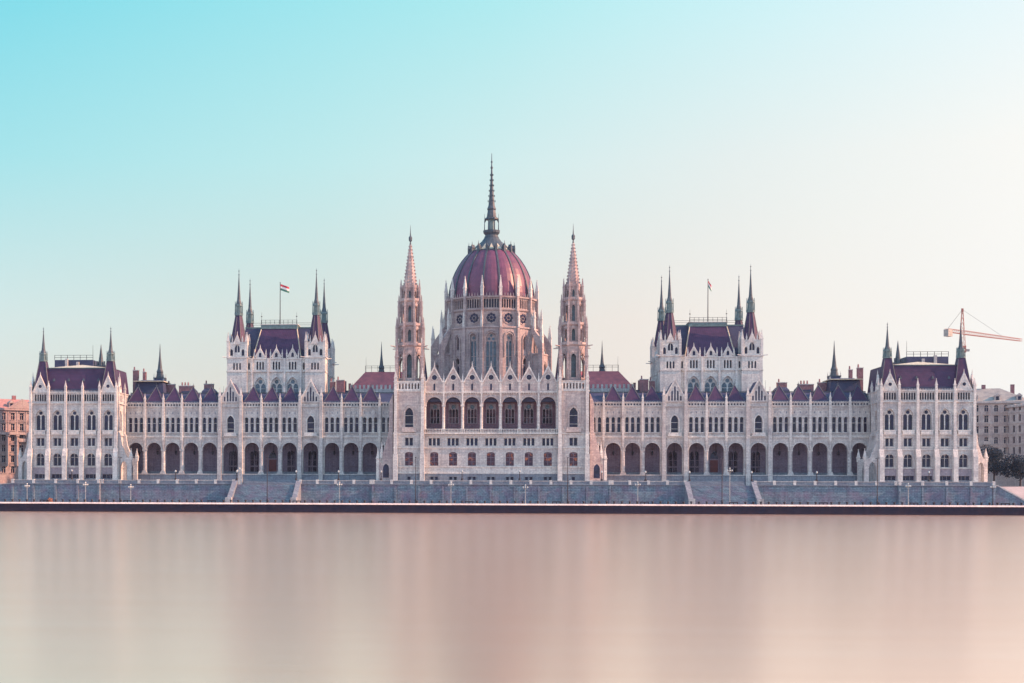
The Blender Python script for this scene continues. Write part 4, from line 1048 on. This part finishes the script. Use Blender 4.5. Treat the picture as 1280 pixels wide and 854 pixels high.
# rear transept roofs beside the drum
for s in (-1, 1):
    q = MB([REDR]); x0, x1 = s*27.0, s*42.5
    i = len(q.v)
    q.v += [(x0, 20, 36.2), (x1, 20, 36.2), (x1, 44, 36.2), (x0, 44, 36.2), (x0, 29, 42.0), (s*38.4, 29, 42.0), (s*38.4, 35, 42.0), (x0, 35, 42.0)]
    for f in ((0, 1, 5, 4), (1, 2, 6, 5), (2, 3, 7, 6), (4, 5, 6, 7), (0, 4, 7, 3)): q.f.append(tuple(i+a for a in f)); q.m.append(0)
    q.mat(STONE); q.box(x0, x1, 20, 44, 24, 36.2)
    for k in range(12):
        xx = x0+(x1-x0)*(k+.5)/12; q.box(xx-.3, xx+.3, 19.7, 20.0, 35.2, 37.4)
    q.mat(IRON)
    for z in (43.2, 43.8): q.box(x0, s*38.4, 29, 29.1, z, z+.09)
    for k in range(7): xx = x0+(s*38.4-x0)*k/6; q.box(xx-.05, xx+.05, 29, 29.1, 42, 43.9)
    q.ring(s*38.2, 29.1, 42, 46.5, .08, .03, 4)
    q.mat(COPPER_D); q.lathe(s*33.6, 31, [(41.8, 1.1), (43, .8), (43.4, 1.0), (44.2, .6), (47.5, .25), (51.5, .03)])
    part(q, 'transept_roof')
    q = MB([SLATE]); a, b = sorted((s*39, s*48.5)); q.box(a, b, 24, 36, 30, 36.0)
    q.mat(CHIM)
    for xx in (42.8, 44.2, 45.6): q.box(s*xx-.35, s*xx+.35, 24.5, 25.5, 36, 38.2+.7*(xx > 44))
    part(q, 'rear_roof')

# ================================================================== FLAGPOLES
def flagpole(x, y, z, h, label, loose):
    t = empty('flagpole', (x, y, z)); tag(t, label, 'flagpole')
    q = MB([IRON]); q.ring(0, 0, 0, h, .16, .1, 6); q.ring(0, 0, h, h+.3, .2, .05, 6); q.build('pole', t)
    q = MB([FLR]); L_ = 2.6 if not loose else 0.9
    for band, mt in enumerate((FLR, FLW, FLG)):
        q.mat(mt)
        for k in range(8):
            a, b = k/8, (k+1)/8
            f = lambda u: (0.12+u*L_, .25*math.sin(u*7)*u, -.95*u*(1 if not loose else 1.6))
            pa, pb = f(a), f(b); zt = h-.3-band*.62; zb = zt-.62
            for off in (0, .03):
                q.poly([(pa[0], pa[1]+off, zb+pa[2]), (pb[0], pb[1]+off, zb+pb[2]), (pb[0], pb[1]+off, zt+pb[2]), (pa[0], pa[1]+off, zt+pa[2])])
    q.build('flag', t)
flagpole(-63.7, 21.5, 55.6, 12.8, 'tall flagpole flying a red, white and green flag on the left wing tower roof', False)
flagpole(63.9, 21.5, 55.6, 12.8, 'tall flagpole with a limp flag on the right wing tower roof', True)

# ================================================================== QUAY FURNITURE
q = MB([IRON]); q.lathe(0, 0, [(0, .28), (.15, .22), (.5, .2), (.62, .34), (.8, .3), (.88, .1)], 8); bol = meshdata(q, 'bollard')
rails = [-116+22.1*i for i in range(12)]
k = 0; x = -134.0
while x < 146:
    if min(abs(x-r) for r in rails) > 1.6:
        o = bpy.data.objects.new('bollard', bol); COL.objects.link(o); o.location = (x, -46.2, 2.3)
        tag(o, 'short dark bollard in the row along the quay edge', 'bollard', 'bollards along the quay edge'); k += 1
    x += 1.92
q = MB([IRON]); q.box(-1.1, 1.1, -.15, .15, .5, .72)
for e in (-.95, 0, .95): q.box(e-.12, e+.12, -.15, .15, 0, .5)
rl = meshdata(q, 'mooring_rail')
rlab = ['the middle of the left end pavilion', 'the left outer arcade', 'the pier left of the left stairway', 'the right half of the left stairway',
        'the arcade right of the left stairway', 'the left part of the domed block', 'the domed block, right of its centre', 'the tower right of the dome',
        'the arcade left of the right stairway', 'the right part of the right stairway', 'the right outer arcade', 'the right end pavilion']
for i, r in enumerate(rails):
    o = bpy.data.objects.new('mooring_rail', rl); COL.objects.link(o); o.location = (r, -46.2, 2.3)
    tag(o, 'low dark quay rail in front of '+rlab[i], 'rail', 'low rails along the quay edge')
def mast(x, lab, h=11.6):
    t = empty('lamp_mast', (x, -44.6, 2.3)); tag(t, lab, 'lamp mast', 'tall dark lamp masts on the quay')
    q = MB([IRON]); q.lathe(0, 0, [(0, .22), (1.2, .2), (1.3, .13), (h, .09)], 6); q.build('pole', t)
    q = MB([IRON]); q.bar((0, 0, h), (0, -1.2, h+.25), .06); q.bar((0, 0, h), (0, 1.2, h+.25), .06); q.build('arm', t)
    for e in (-1, 1): q = MB([IRON]); q.box(-.15, .15, e*1.2-.35, e*1.2+.35, h+.15, h+.32); q.build('lamp_head', t)
for x, lab in ((-96.3, 'tall dark lamp mast beside the left end pavilion'), (-57.6, 'tall dark lamp mast in front of the left stairway'),
               (-19.2, 'tall dark lamp mast in front of the tower left of the dome'), (19.5, 'tall dark lamp mast in front of the tower right of the dome'),
               (58.2, 'tall dark lamp mast in front of the right stairway'), (96.5, 'tall dark lamp mast beside the right end pavilion')):
    mast(x, lab)
def quay_lamp(x, y, z, h, lab, heads=4, mat_=None, col=None):
    t = empty('street_lamp', (x, y, z)); tag(t, lab, 'street lamp', 'pale candelabra lamps on the quay')
    q = MB([mat_ or WPAINT]); q.lathe(0, 0, [(0, .2), (.8, .16), (.9, .1), (h, .07)], 6)
    q.build('pole', t)
    q = MB([mat_ or WPAINT])
    for i in range(heads):
        a = 2*PI*i/heads; q.bar((0, 0, h-1.0), (.55*math.cos(a), .55*math.sin(a), h-.55), .04)
    q.build('bracket', t)
    for i in range(heads):
        a = 2*PI*i/heads; g = MB([GLOBE]); g.lathe(.55*math.cos(a), .55*math.sin(a), [(h-.55, .05), (h-.45, .15), (h-.3, .19), (h-.15, .15), (h-.08, .03)], 8); g.build('globe', t)
    g = MB([GLOBE]); g.lathe(0, 0, [(h, .05), (h+.08, .15), (h+.22, .19), (h+.36, .15), (h+.45, .03)], 8); g.build('globe', t)
for x, y, z, h, lab in ((-121.2, -44, 2.3, 4.6, 'pale multi-globe street lamp near the left corner of the left end pavilion'),
        (-105.6, -44, 2.3, 5.0, 'pale multi-globe street lamp below the middle of the left end pavilion'),
        (-93.6, -44, 2.3, 4.4, 'pale multi-globe street lamp where left end pavilion meets the arcade'),
        (-38.9, -44, 2.3, 5.2, 'pale multi-globe street lamp below the arcade right of the left stairway'),
        (-10.2, -44, 2.3, 5.2, 'pale multi-globe street lamp left of centre below the domed block'),
        (8.8, -44, 2.3, 4.6, 'pale multi-globe street lamp right of centre below the domed block'),
        (37.2, -44, 2.3, 5.4, 'pale multi-globe street lamp below the arcade left of the right stairway'),
        (60.2, -44, 2.3, 9.0, 'tallest pale multi-globe street lamp in front of the right stairway'),
        (104.2, -44, 2.3, 5.2, 'pale multi-globe street lamp below the right end pavilion'),
        (124.8, -44, 2.3, 5.0, 'dark multi-globe street lamp by the sloping wall at far right'),
        (-68.6, -22.2, 7.2, 4.2, 'pale two-headed street lamp at the top of the left stairway')):
    quay_lamp(x, y, z, h, lab, 2 if 'two' in lab else 4, IRON if lab.startswith('dark') else None)
def terrace_lamp(x, y, lab):
    t = empty('terrace_lamp', (x, y, 8.4)); tag(t, lab, 'lamp', 'small dark globe lamps on the terrace parapet')
    q = MB([IRON]); q.lathe(0, 0, [(0, .34), (.5, .3), (.6, .12), (2.0, .09), (2.1, .2)], 8); q.build('post', t)
    g = MB([GLOBE]); g.lathe(0, 0, [(2.1, .1), (2.2, .22), (2.4, .27), (2.6, .2), (2.75, .05)], 10); g.build('globe', t)
for n_, yy, w in ((401, -24, 'the outer arcade of the %s wing'), (322, -24, 'the outer side of the %s stairway'), (246, -24, 'the inner side of the %s stairway'),
               (192, -24, 'the inner arcade of the %s wing'), (138, -24, 'the outer buttress of the tower %s of the dome'), (36, -32, 'the domed block, just %s of its centre'), (536, -32, 'the middle of the %s end pavilion')):
    for s in (-1, 1):
        u = n_/4.4*(430+yy)/430
        terrace_lamp(s*u, yy+.3, 'white-globed terrace lamp before '+w % ('left' if s < 0 else 'right'))

# ================================================================== CITY BUILDINGS
def city(name, x, y, rz, wd, dp, z1, rows, cols, mt, label, roof=GREYR, roofh=4.0, seg=None, dorm=True, row0=11.0, pitch=3.4):
    t = empty(name, (x, y, 7.2)); t.rotation_euler = (0, 0, rz); tag(t, label, 'building')
    H = z1-7.2
    m = MB([mt]); ops_rows = []
    zr = [row0-7.2+pitch*i for i in range(rows)]
    z = 0
    for i, zz in enumerate(zr):
        ztop = zr[i+1]-.6 if i+1 < rows else H
        us = [-wd/2+wd*(k+.5)/cols for k in range(cols)]
        m.fr(0, 0, 0); m.panel(-wd/2, wd/2, z, ztop, [(u, 1.15, zz, zz+2.1, 'r' if i % 3 else 'a') for u in us], 0, .35)
        nd = max(2, int(dp/3)); vs = [dp*(k+.5)/nd for k in range(nd)]
        m.fr(wd/2, 0, PI/2); m.panel(0, dp, z, ztop, [(v, 1.15, zz, zz+2.1, 'r') for v in vs], 0, .35)
        m.fr(-wd/2, dp, -PI/2); m.panel(0, dp, z, ztop, [(v, 1.15, zz, zz+2.1, 'r') for v in vs], 0, .35)
        m.fr(); z = ztop
        if i < rows-1: m.box(-wd/2-.15, wd/2+.15, -.18, dp+.1, ztop-.1, ztop+.08)
    m.box(-wd/2-.5, wd/2+.5, -.6, dp+.5, H-.5, H+.1)
    m.box(-wd/2, wd/2, dp-.2, dp, 0, H)
    m.build('wall', t)
    r = MB([roof]); i = len(r.v); a = min(dp/2, wd/2)*.9
    r.v += [(-wd/2-.5, -.6, H+.1), (wd/2+.5, -.6, H+.1), (wd/2+.5, dp+.5, H+.1), (-wd/2-.5, dp+.5, H+.1), (-wd/2+a, dp/2, H+roofh), (wd/2-a, dp/2, H+roofh)]
    for f in ((0, 1, 5, 4), (1, 2, 5), (2, 3, 4, 5), (3, 0, 4)): r.f.append(tuple(i+b for b in f)); r.m.append(0)
    rf = r.build('roof', t)
    for k in range(3):
        c = MB([CHIM]); u = -wd/3+k*wd/3; c.box(u-.6, u+.6, dp/2-.4, dp/2+.4, H+1.5, H+roofh+1.2); c.build('chimney', rf)
    for k in range(max(2, cols//2)):
        u = -wd/2+wd*(k+.5)/max(2, cols//2); d_ = MB([mt]); d_.box(u-.8, u+.8, .3, 2.6, H+.1, H+1.9); d_.prism([(u-1.0, H+1.9), (u+1.0, H+1.9), (u, H+2.7)], .15, 2.8)
        d_.mat(GLASS); d_.box(u-.45, u+.45, .26, .299, H+.5, H+1.7); d_.build('dormer', rf)
    tr = MB([mt])
    for i, zz in enumerate(zr):
        for k in range(cols):
            u = -wd/2+wd*(k+.5)/cols
            tr.box(u-.85, u+.85, -.22, -.003, zz-.25, zz-.02); tr.box(u-.9, u+.9, -.28, -.003, zz+2.25, zz+2.5)
            if i in (1, 3) and k % 3 == 1:
                tr.box(u-1.2, u+1.2, -.9, -.223, zz-.3, zz-.1); tr.box(u-1.2, u+1.2, -.9, -.85, zz-.1, zz+.8)
    for k in range(cols+1):
        u = -wd/2+wd*k/cols; u = min(max(u, -wd/2+.2), wd/2-.2); tr.box(u-.16, u+.16, -.14, -.003, zr[1]-.8, H-.55)
    tr.build('moulding', t)
    cnt = 0
    for i, zz in enumerate(zr):
        for k in range(cols):
            u = -wd/2+wd*(k+.5)/cols
            if cnt < 95: inst('window', cw, t, (u, .33, zz)); cnt += 1
    gl = MB([GLASS]); gl.fr(wd/2-.34, 0, PI/2); gl.poly([(0, 0, .5), (dp, 0, .5), (dp, 0, H-1), (0, 0, H-1)]); gl.fr(-wd/2+.34, dp, -PI/2); gl.poly([(0, 0, .5), (dp, 0, .5), (dp, 0, H-1), (0, 0, H-1)])
    gl.build('side_glazing', t)
    return t
cw = wm['city']
tb = city('city_building', -150, 42, R(34), 26, 18, 31.5, 6, 9, CITY1, 'sunlit orange stucco building with columns at the left edge of the photo', roof=plain('clay_roof', (.42, .22, .2), .8), roofh=3.6)
q = MB([CITY1])
for k in range(8):
    u = -11+k*3.14; q.ring(u, -.5, 6, 15.5, .42, .36, 8); q.box(u-.55, u+.55, -1, -.1, 15.5, 16)
q.box(-12.5, 12.5, -1.1, -.01, 16, 16.8); q.prism([(-5, 24.4), (5, 24.4), (0, 27.5)], -.7, .2); q.build('colonnade', tb)
city('city_building', -172, 30, R(20), 18, 18, 29, 6, 6, CITY1, 'sunlit gabled orange building cut off by the left edge', roof=plain('mauve_roof', (.30, .16, .22), .8), roofh=4.5)
city('city_building', -137.5, 66, R(10), 10, 12, 27.5, 5, 4, PINK, 'narrow deep-pink building between the orange block and the left end pavilion', roof=CHIM, roofh=1.5)
city('city_building', 157, 62, R(-12), 26, 18, 34.5, 7, 9, CITY2, 'cream six-storey building with grey hipped roof right of the right end pavilion', roofh=4.8)
city('city_building', 177, 46, R(14), 20, 22, 33.0, 7, 6, CITY2, 'pale corner building cut off by the right edge of the photo', roofh=2.0)
city('city_building', -215, 90, R(5), 60, 20, 29, 6, 20, CITY2, 'distant cream terrace beyond the left edge', roofh=4)
city('city_building', 225, 90, R(-5), 60, 20, 30, 6, 20, CITY1, 'distant orange terrace beyond the right edge', roofh=4)

# ================================================================== TREES
def tree(x, y, h, r, label, leafm=LEAF, n=3200, zb=7.2, sun_clump=False):
    t = empty('sun_clump' if sun_clump else 'tree', (x, y, zb)); tag(t, label, 'sun_clump' if sun_clump else 'tree')
    q = MB([BARK]); rnd = random.Random(int(x*13+y))
    if not sun_clump: q.lathe(0, 0, [(0, .32), (h*.35, .22), (h*.8, .08)], 7)
    cl = []
    for k in range(9 if not sun_clump else 5):
        a = rnd.random()*6.28; d = r*(.25+.6*rnd.random()); z = h*(.45+.45*rnd.random()) if not sun_clump else h*(.3+.4*rnd.random())
        p = (d*math.cos(a), d*math.sin(a), z); q.bar((0, 0, h*(.3 if not sun_clump else 0)), p, .08); cl.append((p, r*(.35+.25*rnd.random())))
    q.build('trunk', t)
    c = MB([leafm])
    for k in range(n):
        p, rr = rnd.choice(cl)
        v = Vector((rnd.gauss(0, 1), rnd.gauss(0, 1), rnd.gauss(0, .8))).normalized()*rr*(.55+.5*rnd.random())
        ctr = Vector(p)+v; s_ = .16+.14*rnd.random()
        a = Vector((rnd.gauss(0, 1), rnd.gauss(0, 1), rnd.gauss(0, 1))).normalized(); b = a.orthogonal().normalized()
        c.poly([tuple(ctr+a*s_), tuple(ctr+b*s_), tuple(ctr-a*s_), tuple(ctr-b*s_)])
    c.build('crown', t)
for x, y, h, r, lab in ((144.5, 34, 11, 4.2, 'dark bare-looking tree next to the right end pavilion'), (151, 36, 12.5, 4.6, 'dark tree in front of the cream building with the hipped roof'),
                     (158, 34, 9.5, 4, 'darkest round tree near the right edge of the photo')):
    tree(x, y, h, r, lab)
tree(-117.5, -35, 0.7, 1.3, 'low rust-coloured clump standing for sunlight at the foot of the left embankment wall', LEAFR, 600, 2.3, True)  # added leafy clump, stands in for a sunlit orange patch on the quay

# ================================================================== CRANE
def crane():
    t = empty('tower_crane', (206.6, 250, 6.2)); tag(t, 'red lattice tower crane rising behind the right end pavilion', 'crane')
    def lattice(q, p0, p1, w, n, up=(0, 0, 1), taper=1.0):
        p0, p1 = Vector(p0), Vector(p1); d = (p1-p0); dn = d.normalized(); a = dn.cross(Vector(up)).normalized()*w/2; b = dn.cross(a).normalized()*w/2
        cs = [a+b, a-b, -a-b, -a+b]
        for c in cs: q.bar(p0+c, p1+c*taper, .10)
        for i in range(n):
            f0, f1 = i/n, (i+1)/n; s0, s1 = 1+(taper-1)*f0, 1+(taper-1)*f1
            for k in range(4): q.bar(p0+d*f0+cs[k]*s0, p0+d*f1+cs[(k+1) % 4]*s1, .05)
    q = MB([CRANE]); lattice(q, (0, 0, 0), (0, 0, 61), 2.0, 28, (1, 0, 0)); q.build('mast', t)
    q = MB([CRANE]); lattice(q, (0, 0, 64), (0, 0, 79), 2.2, 7, (1, 0, 0), .25); q.box(-.4, .4, -.4, .4, 79, 80.5); q.build('tower_head', t)
    q = MB([CRANE]); q.box(-1.3, 1.3, -1.3, 1.3, 61, 64); q.mat(GLASS); q.box(-2.2, -1.31, -1, 1, 61, 63); q.mat(WPAINT); q.box(1.31, 3, -.6, .6, 61.6, 62.6); q.build('cab', t)
    dx, dy = .72, .69
    q = MB([CRANE]); lattice(q, (1*dx, 1*dy, 70), (52*dx, 52*dy, 70), 1.6, 34, (0, 0, 1), .6); q.build('jib', t)
    q = MB([CRANE]); lattice(q, (-dx, -dy, 70), (-13*dx, -13*dy, 70), 1.4, 8); q.build('counter_jib', t)
    q = MB([CONC]); q.fr(0, 0, math.atan2(dy, dx)); q.box(-13.5, -10, -1.1, 1.1, 67.4, 70.4); q.build('counterweight', t)
    q = MB([IRON]); q.bar((0, 0, 80), (-12*dx, -12*dy, 70.8), .06); q.bar((0, 0, 80), (34*dx, 34*dy, 70.8), .06); q.build('tie_cable', t)
crane()

# ================================================================== HAZE
def haze():
    q = MB([]); m = bpy.data.materials.new('haze_air'); m.use_nodes = True; t = m.node_tree; t.nodes.clear()
    v = t.nodes.new('ShaderNodeVolumePrincipled'); v.inputs['Color'].default_value = (0.62, 0.74, 1.0, 1); v.inputs['Density'].default_value = 0.00006
    v.inputs['Anisotropy'].default_value = 0.0
    o = t.nodes.new('ShaderNodeOutputMaterial'); t.links.new(v.outputs[0], o.inputs['Volume'])
    q = MB([m]); q.box(-3400, 3400, -1300, 3400, -4.2, 116)
    tag(q.build('haze'), kind='stuff')
haze()
